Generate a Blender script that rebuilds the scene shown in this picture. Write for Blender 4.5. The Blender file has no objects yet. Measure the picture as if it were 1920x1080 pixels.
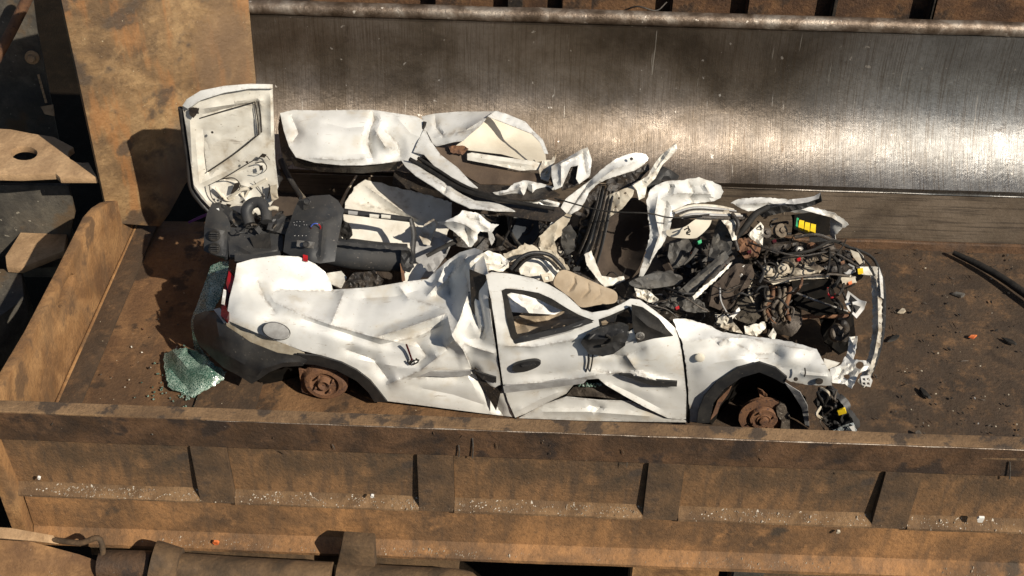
import bpy, bmesh, math, random
import numpy as np
from mathutils import Vector, Matrix, noise
from mathutils.geometry import delaunay_2d_cdt

# ---------------------------------------------------------------- camera, sky, sun, exposure
SC = bpy.context.scene
COL = SC.collection
FPX = 2350.0                       # focal length in photo pixels (1920 wide)
def basis(pitch, yaw, roll):
    p, y, r = map(math.radians, (pitch, yaw, roll))
    fw = np.array([-math.sin(y)*math.cos(p), math.cos(y)*math.cos(p), -math.sin(p)])
    rt = np.array([math.cos(y), math.sin(y), 0.0]); up = np.cross(rt, fw)
    return fw, rt*math.cos(r)+up*math.sin(r), up*math.cos(r)-rt*math.sin(r)
FW, RT, UP = basis(39.5, 1.5, 1.0)
CAM = np.array([0.14013, -5.09495, 5.27380])
cd = bpy.data.cameras.new('camera'); cam = bpy.data.objects.new('camera', cd); COL.objects.link(cam)
cd.sensor_width = 36; cd.lens = FPX/1920*36; cd.clip_end = 400; cd.clip_start = .05
M = Matrix((RT, UP, -FW)).transposed().to_4x4(); M.translation = Vector(CAM); cam.matrix_world = M
SC.camera = cam

SUN_EL, SUN_AZ = 38.0, -41.0       # azimuth counted from +x towards +y
w = bpy.data.worlds.new('World'); SC.world = w; w.use_nodes = True
nt = w.node_tree; nt.nodes.clear()
sky = nt.nodes.new('ShaderNodeTexSky'); sky.sky_type = 'NISHITA'; sky.sun_disc = False
sky.sun_elevation = math.radians(SUN_EL); sky.sun_rotation = math.radians(90-SUN_AZ)
bg = nt.nodes.new('ShaderNodeBackground'); bg.inputs[1].default_value = 0.055
wo = nt.nodes.new('ShaderNodeOutputWorld')
nt.links.new(sky.outputs[0], bg.inputs[0]); nt.links.new(bg.outputs[0], wo.inputs[0])
sd = bpy.data.lights.new('sun', 'SUN'); sd.energy = 4.8; sd.angle = math.radians(.5); sd.color = (1, .92, .79)
so = bpy.data.objects.new('sun', sd); COL.objects.link(so)
LD = Vector((math.cos(math.radians(SUN_EL))*math.cos(math.radians(SUN_AZ)),
             math.cos(math.radians(SUN_EL))*math.sin(math.radians(SUN_AZ)), math.sin(math.radians(SUN_EL))))
so.rotation_euler = LD.to_track_quat('Z', 'Y').to_euler(); so.location = LD*20
vs = SC.view_settings; vs.view_transform = 'Standard'; vs.look = 'None'; vs.gamma = 1; vs.use_curve_mapping = False
vs.exposure = 0.34

# ---------------------------------------------------------------- surveying helpers
def ray(px, py): return FW + RT*((px-960)/FPX) - UP*((py-540)/FPX)
def U(px, py, y=None, z=None, x=None):
    d = ray(px, py)
    if y is not None: t = (y-CAM[1])/d[1]
    elif z is not None: t = (z-CAM[2])/d[2]
    else: t = (x-CAM[0])/d[0]
    return Vector(CAM + d*t)
def Z(px, py, z): return (px, py, U(px, py, z=z).y)
def tps(ctrl):
    c = np.array(ctrl, float); n = len(c); S = 200.0
    p = c[:, :2]/S
    def k(a, b):
        r2 = ((a[:, None]-b[None])**2).sum(-1); return .5*r2*np.log(r2+1e-9)
    A = np.zeros((n+3, n+3)); A[:n, :n] = k(p, p)+np.eye(n)*.004; A[:n, n] = 1; A[:n, n+1:] = p; A[n, :n] = 1; A[n+1:, :n] = p.T
    s = np.linalg.lstsq(A, np.r_[c[:, 2], 0, 0, 0], rcond=None)[0]
    def f(q):
        q = np.array(q, float)/S
        return k(q, p)@s[:n] + s[n] + q@s[n+1:]
    return f

# ---------------------------------------------------------------- mesh helpers
WPOS = {}
def link(name, verts, faces, mat, parent=None, smooth=None, solid=0, off=-1.0):
    v = np.array([tuple(q) for q in verts], float)
    o0 = (v.min(0)+v.max(0))/2
    me = bpy.data.meshes.new(name); me.from_pydata((v-o0).tolist(), [], [tuple(map(int, f)) for f in faces]); me.update()
    if isinstance(mat, (list, tuple)):
        for m in mat: me.materials.append(m)
    else: me.materials.append(mat)
    o = bpy.data.objects.new(name, me); COL.objects.link(o)
    base = WPOS.get(parent.name, np.zeros(3)) if parent else np.zeros(3)
    o.parent = parent; o.location = Vector(o0-base); WPOS[o.name] = o0
    if smooth is not None:
        for p in me.polygons: p.use_smooth = True
        me.set_sharp_from_angle(angle=math.radians(smooth))
        if solid:       # cut edges of sheet stay crisp
            cnt = {}
            for p in me.polygons:
                for k in p.edge_keys: cnt[k] = cnt.get(k, 0)+1
            for e in me.edges:
                if cnt.get(e.key, 0) < 2: e.use_edge_sharp = True
    if solid:
        s = o.modifiers.new('thickness', 'SOLIDIFY'); s.thickness = solid; s.offset = off
    return o
def bmlink(name, bm, mat, parent=None, smooth=None):
    v = [p.co.copy() for p in bm.verts]; bm.verts.index_update()
    f = [[q.index for q in fc.verts] for fc in bm.faces]
    bm.free(); return link(name, v, f, mat, parent, smooth)
def thing(name, loc, label, cat, group=None):
    o = bpy.data.objects.new(name, None); COL.objects.link(o); o.location = loc; WPOS[o.name] = np.array(loc, float)
    o.empty_display_size = .2
    return tag(o, label, cat, group)
def tag(o, label, cat, group=None):
    o['label'] = label; o['category'] = cat
    if group: o['group'] = group
    return o
def kind(o, k): o['kind'] = k; return o

def inpoly(pts, poly):
    x, y = pts[:, 0], pts[:, 1]; r = np.zeros(len(pts), bool); n = len(poly)
    for i in range(n):
        x0, y0 = poly[i][:2]; x1, y1 = poly[(i+1) % n][:2]
        if y0 == y1: continue
        r ^= ((y0 > y) != (y1 > y)) & (x < (x1-x0)*(y-y0)/(y1-y0)+x0)
    return r
def segd(p, a, b):
    a = np.array(a, float); b = np.array(b, float); ab = b-a
    t = np.clip(((p-a)@ab)/(ab@ab+1e-9), 0, 1)
    return np.hypot(*(p-(a+t[:, None]*ab)).T)
def smoothed(out, n=6):
    """Catmull-Rom through a closed outline of (px,py,y)"""
    c = [Vector(p[:3]) for p in out]; r = []
    for i in range(len(c)):
        p0, p1, p2, p3 = c[i-1], c[i], c[(i+1) % len(c)], c[(i+2) % len(c)]
        for k in range(n):
            t = k/n; r.append(tuple(.5*((2*p1)+(p2-p0)*t+(2*p0-5*p1+4*p2-p3)*t*t+(3*p1-p0-3*p2+p3)*t**3)))
    return r
def sheet(name, outline, mat, parent=None, inner=(), holes=(), folds=(), crumple=0, cs=60, step=7, t=.005,
          seed=0, rag=0, sharp=20, curve=False, rand=0, off=-1.0):
    t = t*.6 if t <= .008 else t
    """Pressed / torn sheet: sighted outline with a depth for every point, creases and dents, real thickness."""
    rng = random.Random(hash(name) % 1000 + seed if False else seed*77+len(outline)*13+int(outline[0][0]))
    ctrl = [p[:3] for p in outline]+[p[:3] for p in inner]
    f = tps(ctrl)
    out = smoothed(outline) if curve else outline
    def resample(poly, closed=True):
        r = []
        for i in range(len(poly)):
            a, b = poly[i], poly[(i+1) % len(poly)]
            L = math.hypot(b[0]-a[0], b[1]-a[1]); n = max(1, int(L/step))
            for k in range(n):
                q = k/n; j = 0 if (k == 0 and not rag) else rag
                r.append((a[0]+(b[0]-a[0])*q+rng.uniform(-j, j), a[1]+(b[1]-a[1])*q+rng.uniform(-j, j)))
        return r
    ob = resample(out); hb = [resample(h) for h in holes]
    xs = [p[0] for p in ob]; ys = [p[1] for p in ob]
    g = []; row = 0; y = min(ys)
    while y < max(ys):
        x = min(xs)+(step/2 if row % 2 else 0)
        while x < max(xs): g.append((x+rng.uniform(-.2, .2)*step, y+rng.uniform(-.2, .2)*step)); x += step
        y += step*.87; row += 1
    if g:
        G = np.array(g); keep = inpoly(G, ob)
        for h in hb: keep &= ~inpoly(G, h)
        for loop in [ob]+hb:
            L = np.array(loop); d = np.full(len(G), 1e9)
            for i in range(len(L)): d = np.minimum(d, np.hypot(G[:, 0]-L[i, 0], G[:, 1]-L[i, 1]))
            keep &= d > step*.55
        G = G[keep]
    else: G = np.zeros((0, 2))
    fp = []
    for pl, amp, wd in folds:                       # put vertices along every crease so that it is a clean line
        for a, b in zip(pl[:-1], pl[1:]):
            n_ = max(1, int(math.hypot(b[0]-a[0], b[1]-a[1])/(step*.8)))
            fp += [(a[0]+(b[0]-a[0])*k/n_, a[1]+(b[1]-a[1])*k/n_) for k in range(n_+1)]
    if fp:
        FP = np.array(fp); k = inpoly(FP, ob)
        for h in hb: k &= ~inpoly(FP, h)
        for loop in [ob]+hb:
            L = np.array(loop); k &= np.hypot(FP[:, None, 0]-L[None, :, 0], FP[:, None, 1]-L[None, :, 1]).min(1) > step*.5
        FP = FP[k]; sel = []
        for q in FP:
            if all(math.hypot(q[0]-e[0], q[1]-e[1]) > step*.35 for e in sel[-400:]): sel.append(q)
        if sel:
            FP = np.array(sel)
            if len(G): G = G[np.hypot(G[:, None, 0]-FP[None, :, 0], G[:, None, 1]-FP[None, :, 1]).min(1) > step*.6]
            G = np.concatenate([G, FP]) if len(G) else FP
    P = [Vector(p) for p in ob]; E = [(i, (i+1) % len(ob)) for i in range(len(ob))]
    for h in hb:
        s = len(P); P += [Vector(p) for p in h]; E += [(s+i, s+(i+1) % len(h)) for i in range(len(h))]
    P += [Vector(p) for p in G]
    vo, _, fo, *_ = delaunay_2d_cdt(P, E, [], 1, 1e-4)
    V = np.array([tuple(p) for p in vo])
    cen = np.array([np.mean([V[i] for i in fc], 0) for fc in fo])
    ok = inpoly(cen, ob)
    for h in hb: ok &= ~inpoly(cen, h)
    F = [fc for fc, k in zip(fo, ok) if k]
    D = f(V); WR = np.zeros(len(V))
    for pl, amp, wd in folds:
        Ls = [math.hypot(b[0]-a[0], b[1]-a[1])+1e-6 for a, b in zip(pl[:-1], pl[1:])]; tot = sum(Ls); run = 0
        d = np.full(len(V), 1e9); u = np.zeros(len(V))
        for a, b, L in zip(pl[:-1], pl[1:], Ls):
            q = segd(V, a, b); t_ = np.clip(((V-np.array(a, float))@(np.array(b, float)-np.array(a, float)))/L**2, 0, 1)
            k = q < d; u[k] = (run+t_[k]*L)/tot; d = np.minimum(d, q); run += L
        taper = np.clip(np.minimum(u, 1-u)*5+.15, 0, 1)
        if abs(amp) >= .02: WR = np.maximum(WR, .55*taper*np.clip(1.1-d/4, 0, 1))
        D -= amp*taper*np.clip(1-d/(wd*1.35), 0, 1)**1.45
    W = max(xs)-min(xs); H = max(ys)-min(ys)
    for k in range(rand):
        a = (rng.uniform(min(xs), max(xs)), rng.uniform(min(ys), max(ys))); th = rng.uniform(0, 6.28); L = rng.uniform(.15, .5)*max(W, H)
        d = segd(V, a, (a[0]+math.cos(th)*L, a[1]+math.sin(th)*L)); wd = rng.uniform(18, 55)
        D -= rng.choice((-1, 1))*rng.uniform(.35, 1)*.013*np.clip(1-d/wd, 0, 1)
    if crumple:
        for i, q in enumerate(V):
            a = noise.noise((q[0]/cs+seed*9.1, q[1]/cs*1.25, seed*3.7)); b = noise.noise((q[0]/cs*2.3, q[1]/cs*2.3+seed*5.3, 4.2))
            D[i] += crumple*(1.6*abs(a)-.4+.5*abs(b))
    pts = [U(V[i, 0], V[i, 1], y=D[i]) for i in range(len(V))]
    # triangles face the viewer's side
    F2 = []
    for fc in F:
        a, b, c = (pts[i] for i in fc[:3]); n = (b-a).cross(c-a)
        F2.append(fc if n.dot(Vector(CAM)-a) > 0 else fc[::-1])
    bd = np.full(len(V), 1e9)
    for loop in [ob]+hb:
        L = np.array(loop)
        for i in range(len(L)): bd = np.minimum(bd, np.hypot(V[:, 0]-L[i, 0], V[:, 1]-L[i, 1]))
    WR = np.maximum(WR, .4*np.clip(1-bd/3, 0, 1))
    o = link(name, pts, F2, mat, parent, smooth=sharp, solid=t, off=off)
    o.data.attributes.new('wear', 'FLOAT', 'POINT').data.foreach_set('value', WR.astype(np.float32))
    return o

def spline(pts, n=6):
    c = [Vector(p) for p in pts]
    if len(c) < 3: return [c[0].lerp(c[-1], k/n) for k in range(n+1)]
    c = [c[0]*2-c[1]]+c+[c[-1]*2-c[-2]]; r = []
    for i in range(1, len(c)-2):
        p0, p1, p2, p3 = c[i-1:i+3]
        for k in range(n):
            t = k/n; r.append(.5*((2*p1)+(p2-p0)*t+(2*p0-5*p1+4*p2-p3)*t*t+(3*p1-p0-3*p2+p3)*t**3))
    return r+[c[-2]]
def tube_mesh(pts, r, seg=8, n=6, V=None, F=None, curved=True, flat=1.0):
    P = spline(pts, n) if curved else [Vector(p) for p in pts]
    R = r if isinstance(r, (list, tuple)) else [r]
    V = [] if V is None else V; F = [] if F is None else F; s = len(V); N = len(P)
    u = None
    for i, p in enumerate(P):
        d = (P[min(i+1, N-1)]-P[max(i-1, 0)]).normalized()
        if u is None: u = d.orthogonal().normalized()
        u = (u-d*u.dot(d)); u = u.normalized() if u.length > 1e-6 else d.orthogonal().normalized()
        v = d.cross(u); q = i/(N-1)*(len(R)-1); k = min(int(q), len(R)-2) if len(R) > 1 else 0
        rr = R[k]+(R[k+1]-R[k])*(q-k) if len(R) > 1 else R[0]
        for j in range(seg):
            a = 2*math.pi*j/seg; V.append(p+u*rr*math.cos(a)+v*rr*math.sin(a)*flat)
    for i in range(N-1):
        for j in range(seg):
            a = s+i*seg+j; b = s+i*seg+(j+1) % seg; F.append((a, b, b+seg, a+seg))
    F.append(tuple(s+j for j in range(seg))[::-1]); F.append(tuple(s+(N-1)*seg+j for j in range(seg)))
    return V, F
def tube(name, pts, r, mat, parent=None, seg=8, n=6, curved=True, flat=1.0):
    V, F = tube_mesh(pts, r, seg, n, curved=curved, flat=flat); return link(name, V, F, mat, parent, smooth=50)
def T(name, pxs, r, mat, parent=None, **k):          # tube through sighted points (px,py,y)
    return tube(name, [U(a, b, y=c) for a, b, c in pxs], r, mat, parent, **k)
def prism(name, pts, ext, mat, parent=None, bevel=0.0, holes=()):
    """polygon extruded along ext; holes are closed loops in the same plane"""
    bm = bmesh.new(); ext = Vector(ext)
    loops = [list(map(Vector, pts))]+[list(map(Vector, h)) for h in holes]
    n = ext.normalized(); a = n.orthogonal().normalized(); b = n.cross(a); o = loops[0][0]
    P, E, co = [], [], []
    for L in loops:
        s = len(P)
        for p in L: P.append(Vector(((p-o).dot(a), (p-o).dot(b)))); co.append(p)
        E += [(s+i, s+(i+1) % len(L)) for i in range(len(L))]
    if holes:
        vo, _, fo, *_ = delaunay_2d_cdt(P, E, [], 1, 1e-6); V = [o+a*p.x+b*p.y for p in vo]
        cen = np.array([np.mean([tuple(vo[i]) for i in f], 0) for f in fo]); ok = np.ones(len(fo), bool); s = 0
        for k, L in enumerate(loops):
            poly = [tuple(P[s+i]) for i in range(len(L))]; s += len(L); q = inpoly(cen, poly); ok &= q if k == 0 else ~q
        fs = [f for f, k in zip(fo, ok) if k]
    else: V = co; fs = [tuple(range(len(co)))]
    bv = [bm.verts.new(v) for v in V]
    fl = [bm.faces.new([bv[i] for i in f]) for f in fs]
    r = bmesh.ops.extrude_face_region(bm, geom=fl)
    for v in r['geom']:
        if isinstance(v, bmesh.types.BMVert): v.co += ext
    bmesh.ops.recalc_face_normals(bm, faces=bm.faces)
    if bevel:
        es = [e for e in bm.edges if len(e.link_faces) == 2 and e.calc_face_angle(0) > .6]
        bmesh.ops.bevel(bm, geom=es, offset=bevel, segments=2, profile=.6, affect='EDGES')
    return bmlink(name, bm, mat, parent, smooth=35)
def box(name, c, s, mat, parent=None, rot=(0, 0, 0), bevel=.004):
    bm = bmesh.new(); bmesh.ops.create_cube(bm, size=1)
    for v in bm.verts: v.co = Vector((v.co.x*s[0], v.co.y*s[1], v.co.z*s[2]))
    if bevel: bmesh.ops.bevel(bm, geom=bm.edges[:], offset=min(bevel, min(s)*.3), segments=2, affect='EDGES')
    from mathutils import Euler
    R = Euler(rot).to_matrix()
    for v in bm.verts: v.co = R@v.co+Vector(c)
    return bmlink(name, bm, mat, parent, smooth=40)
def lathe(name, c, axis, prof, mat, parent=None, seg=32, wob=0, seed=0):
    ax = Vector(axis).normalized(); u = ax.orthogonal().normalized(); v = ax.cross(u); V = []; F = []; N = len(prof); rng = random.Random(seed)
    for i in range(seg):
        a = 2*math.pi*i/seg; d = u*math.cos(a)+v*math.sin(a)
        for (h, r) in prof: V.append(Vector(c)+ax*h+d*(r+rng.uniform(-wob, wob)))
    for i in range(seg):
        j = (i+1) % seg
        for k in range(N-1): F.append((i*N+k, j*N+k, j*N+k+1, i*N+k+1))
    F.append(tuple(i*N for i in range(seg))); F.append(tuple(i*N+N-1 for i in range(seg))[::-1])
    bm = bmesh.new(); bv = [bm.verts.new(q) for q in V]
    for f in F: bm.faces.new([bv[i] for i in f])
    bmesh.ops.recalc_face_normals(bm, faces=bm.faces); return bmlink(name, bm, mat, parent, smooth=35)
def grid(name, rows, mat, parent=None, smooth=30, solid=0):
    V = [p for r in rows for p in r]; n = len(rows[0])
    F = [(i*n+j, i*n+j+1, (i+1)*n+j+1, (i+1)*n+j) for i in range(len(rows)-1) for j in range(n-1)]
    return link(name, V, F, mat, parent, smooth=smooth, solid=solid)

# ---------------------------------------------------------------- materials
def mat(name, base, var=None, scale=4, stretch=(1, 1, 1), rough=.6, rvar=.12, metal=0, bump=.2, bscale=40, speck=None, sscale=60, sth=.62,
        spots=None, spscale=3, spth=.55, spw=.08, detail=8, coat=0, bdist=.01, spec=.5, wear=False):
    """base colour broken up by noise towards var; optional fine specks and large soft-edged patches; relief on top"""
    m = bpy.data.materials.new(name); m.use_nodes = True; n = m.node_tree.nodes; l = m.node_tree.links
    b = n['Principled BSDF']; b.inputs['Metallic'].default_value = metal; b.inputs['Specular IOR Level'].default_value = spec
    tc = n.new('ShaderNodeTexCoord'); mp = n.new('ShaderNodeMapping'); mp.inputs['Scale'].default_value = stretch
    l.new(tc.outputs['Object'], mp.inputs[0])
    def nz(sc, det=detail, ro=.6, src=mp):
        t = n.new('ShaderNodeTexNoise'); t.inputs['Scale'].default_value = sc; t.inputs['Detail'].default_value = det; t.inputs['Roughness'].default_value = ro
        l.new(src.outputs[0], t.inputs['Vector']); return t
    def ramp(src, a, c):
        r = n.new('ShaderNodeMapRange'); r.interpolation_type = 'SMOOTHSTEP'; r.inputs[1].default_value = a; r.inputs[2].default_value = c
        l.new(src, r.inputs[0]); return r.outputs[0]
    def mix(f, a, c):
        x = n.new('ShaderNodeMix'); x.data_type = 'RGBA'
        l.new(f, x.inputs[0])
        for s, q in ((6, a), (7, c)):
            if isinstance(q, tuple): x.inputs[s].default_value = (*q, 1)
            else: l.new(q, x.inputs[s])
        return x.outputs[2]
    col = base; fac = None
    if var is not None:
        fac = ramp(nz(scale).outputs[0], .36, .64); col = mix(fac, base, var)
    if spots is not None:
        col = mix(ramp(nz(spscale, 6, .55).outputs[0], spth-spw, spth+spw), col, spots)
    if speck is not None:
        col = mix(ramp(nz(sscale, 3, .5).outputs[0], sth, sth+.05), col, speck)
    if wear:      # chipped and rubbed where the sheet was folded hard, plus long fine scratches and smeared dirt
        at = n.new('ShaderNodeAttribute'); at.attribute_name = 'wear'
        q = n.new('ShaderNodeMath'); q.operation = 'MULTIPLY'; l.new(at.outputs['Fac'], q.inputs[0]); l.new(ramp(nz(30, 5, .65).outputs[0], .42, .60), q.inputs[1])
        col = mix(q.outputs[0], col, (.16, .125, .095))
        m2 = n.new('ShaderNodeMapping'); m2.inputs['Scale'].default_value = (3, 40, 26); m2.inputs['Rotation'].default_value = (.3, .5, .2); l.new(tc.outputs['Object'], m2.inputs[0])
        col = mix(ramp(nz(1.6, 4, .6, m2).outputs[0], .66, .72), col, (.34, .30, .25))
        m3 = n.new('ShaderNodeMapping'); m3.inputs['Scale'].default_value = (2.2, 2.2, 5); l.new(tc.outputs['Object'], m3.inputs[0])
        g = n.new('ShaderNodeMath'); g.operation = 'MULTIPLY'; g.inputs[1].default_value = .32; l.new(ramp(nz(2.2, 9, .72, m3).outputs[0], .52, .72), g.inputs[0])
        col = mix(g.outputs[0], col, (.46, .40, .315))
    if isinstance(col, tuple): b.inputs['Base Color'].default_value = (*col, 1)
    else: l.new(col, b.inputs['Base Color'])
    rr = n.new('ShaderNodeMapRange'); rr.inputs[3].default_value = max(.05, rough-rvar); rr.inputs[4].default_value = min(1, rough+rvar)
    l.new(nz(scale*2.3).outputs[0], rr.inputs[0]); l.new(rr.outputs[0], b.inputs['Roughness'])
    if bump:
        bp = n.new('ShaderNodeBump'); bp.inputs['Strength'].default_value = bump; bp.inputs['Distance'].default_value = bdist
        l.new(nz(bscale, 6).outputs[0], bp.inputs['Height']); l.new(bp.outputs[0], b.inputs['Normal'])
    if coat: b.inputs['Coat Weight'].default_value = coat; b.inputs['Coat Roughness'].default_value = .15
    return m
PAINT = mat('white_paint', (.63, .62, .59), (.55, .54, .505), 4, rough=.36, bump=.03, bscale=14, speck=(.40, .34, .26), sscale=60, sth=.69, spots=(.50, .45, .37), spscale=6, spth=.64, spw=.12, wear=True)
INNER = mat('inner_paint', (.68, .65, .575), (.585, .545, .465), 8, rough=.5, bump=.1, bscale=30, speck=(.20, .15, .10), sscale=50, sth=.70, spots=(.38, .32, .24), spscale=8, spth=.68, wear=True)
TORN = mat('torn_metal', (.58, .54, .46), (.36, .31, .24), 10, rough=.5, bump=.2, bscale=50, speck=(.07, .05, .035), sscale=30, sth=.66, spots=(.18, .13, .08), spscale=10, spth=.62)
PLAST = mat('black_plastic', (.018, .018, .019), (.034, .032, .030), 9, rough=.5, spec=.35, bump=.15, bscale=120, speck=(.10, .09, .075), sscale=70, sth=.68)
DASH = mat('dash_plastic', (.024, .025, .027), (.040, .038, .036), 8, rough=.55, spec=.35, bump=.12, bscale=200, speck=(.16, .14, .12), sscale=80, sth=.68)
RUBBER = mat('rubber', (.012, .011, .010), (.024, .021, .018), 14, rough=.7, spec=.25, bump=.3, bscale=60)
GRIME_SHADE = mat('oily_grime_and_shade', (.015, .012, .010), (.036, .027, .019), 20, rough=.55, bump=.5, bscale=60, speck=(.14, .10, .07), sscale=70, sth=.66)  # oily dirt; also colours the sheets and lines that stand for shade
CARPET = mat('brown_carpet', (.040, .028, .020), (.062, .044, .031), 9, rough=.95, rvar=.03, bump=.5, bscale=160, speck=(.3, .26, .2), sscale=45, sth=.72)
CLOTH = mat('beige_cloth', (.36, .285, .20), (.27, .205, .135), 7, rough=.9, rvar=.05, bump=.35, bscale=220, spots=(.20, .15, .10), spscale=8, spth=.66)
LINER = mat('headliner_brown', (.11, .075, .048), (.075, .05, .033), 6, rough=.85, bump=.2, bscale=80)
RUST = mat('rusty_iron', (.165, .078, .036), (.095, .046, .025), 9, rough=.85, rvar=.05, bump=.5, bscale=90, speck=(.06, .03, .02), sscale=40, sth=.60)
STEEL = mat('grey_metal', (.24, .23, .21), (.12, .105, .09), 18, rough=.45, metal=.7, bump=.3, bscale=60)
CAST = mat('cast_metal', (.105, .085, .066), (.045, .035, .027), 18, rough=.6, metal=.25, bump=.5, bscale=70)
DUSTC = mat('dusty_casting', (.19, .15, .105), (.085, .063, .043), 16, rough=.85, bump=.4, bscale=60, speck=(.03, .022, .016), sscale=30, sth=.58)
RED = mat('red_plastic', (.36, .010, .012), (.20, .008, .008), 10, rough=.25, bump=.05)
DRED = mat('dark_red_lens', (.060, .005, .006), (.030, .004, .004), 10, rough=.2, bump=.05)
ORANGE = mat('orange_plastic', (.60, .17, .05), (.45, .10, .03), 10, rough=.4)
YEL = mat('yellow_plastic', (.85, .62, .02), (.75, .5, .02), 20, rough=.4, bump=.05)
GREEN = mat('green_plastic', (.05, .35, .16), rough=.4)
BLUE = mat('blue_plastic', (.05, .09, .40), rough=.4)
WHITEP = mat('white_plastic', (.72, .71, .68), (.55, .52, .47), 12, rough=.4, bump=.05)
GREYP = mat('grey_plastic', (.36, .355, .345), (.27, .26, .25), 16, rough=.45, bump=.1)
SEAL = mat('beige_sealer', (.46, .41, .32), (.33, .275, .20), 10, rough=.65, bump=.15, bscale=50, speck=(.12, .08, .05), sscale=45, sth=.68)
CREAM = mat('cream_lining', (.58, .53, .43), (.52, .465, .37), 5, rough=.8, bump=.05, bscale=60)
DEEP = mat('deep_shade_black', (.006, .0055, .005), (.011, .009, .007), 14, rough=.9, spec=.08, bump=.3, bscale=40)  # shade of wheel wells and cavities put into colour; also black parts
GREYD = mat('dark_grey_plastic', (.050, .048, .045), (.085, .078, .068), 10, rough=.6, spec=.3, bump=.2, bscale=50, speck=(.16, .13, .10), sscale=50, sth=.66)
NAVY = mat('dark_blue_trim', (.020, .024, .030), (.032, .036, .042), 8, rough=.6, spec=.3, bump=.15, bscale=60)
PAD = mat('felt_pad', (.060, .049, .035), (.038, .030, .021), 12, rough=.95, bump=.5, bscale=90, speck=(.2, .16, .11), sscale=50, sth=.68)

def crazed(name, tint, white):
    m = bpy.data.materials.new(name); m.use_nodes = True; n = m.node_tree.nodes; l = m.node_tree.links; b = n['Principled BSDF']
    tc = n.new('ShaderNodeTexCoord'); v = n.new('ShaderNodeTexVoronoi'); v.feature = 'DISTANCE_TO_EDGE'; v.inputs['Scale'].default_value = 75
    l.new(tc.outputs['Object'], v.inputs['Vector'])
    k = n.new('ShaderNodeMapRange'); k.inputs[1].default_value = .03; k.inputs[2].default_value = .22; l.new(v.outputs['Distance'], k.inputs[0])
    t = n.new('ShaderNodeTexNoise'); t.inputs['Scale'].default_value = 9; l.new(tc.outputs['Object'], t.inputs['Vector'])
    mm = n.new('ShaderNodeMath'); mm.operation = 'MULTIPLY_ADD'; mm.inputs[1].default_value = 2.4; mm.inputs[2].default_value = -1.0
    l.new(t.outputs[0], mm.inputs[0]); ad = n.new('ShaderNodeMath'); ad.operation = 'ADD'; ad.use_clamp = True
    l.new(mm.outputs[0], ad.inputs[0]); l.new(k.outputs[0], ad.inputs[1])
    x = n.new('ShaderNodeMix'); x.data_type = 'RGBA'; x.inputs[6].default_value = (*white, 1); x.inputs[7].default_value = (*tint, 1)
    l.new(ad.outputs[0], x.inputs[0]); l.new(x.outputs[2], b.inputs['Base Color'])
    b.inputs['Roughness'].default_value = .22; b.inputs['Transmission Weight'].default_value = .35; b.inputs['IOR'].default_value = 1.5
    bp = n.new('ShaderNodeBump'); bp.inputs['Strength'].default_value = .5; bp.inputs['Distance'].default_value = .006
    l.new(k.outputs[0], bp.inputs['Height']); l.new(bp.outputs[0], b.inputs['Normal']); return m
GLASS = crazed('crazed_green_glass', (.045, .125, .092), (.46, .58, .49))
LENS = bpy.data.materials.new('clear_lens'); LENS.use_nodes = True
_b = LENS.node_tree.nodes['Principled BSDF']; _b.inputs['Base Color'].default_value = (.8, .85, .85, 1); _b.inputs['Roughness'].default_value = .12; _b.inputs['Transmission Weight'].default_value = .75

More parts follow.
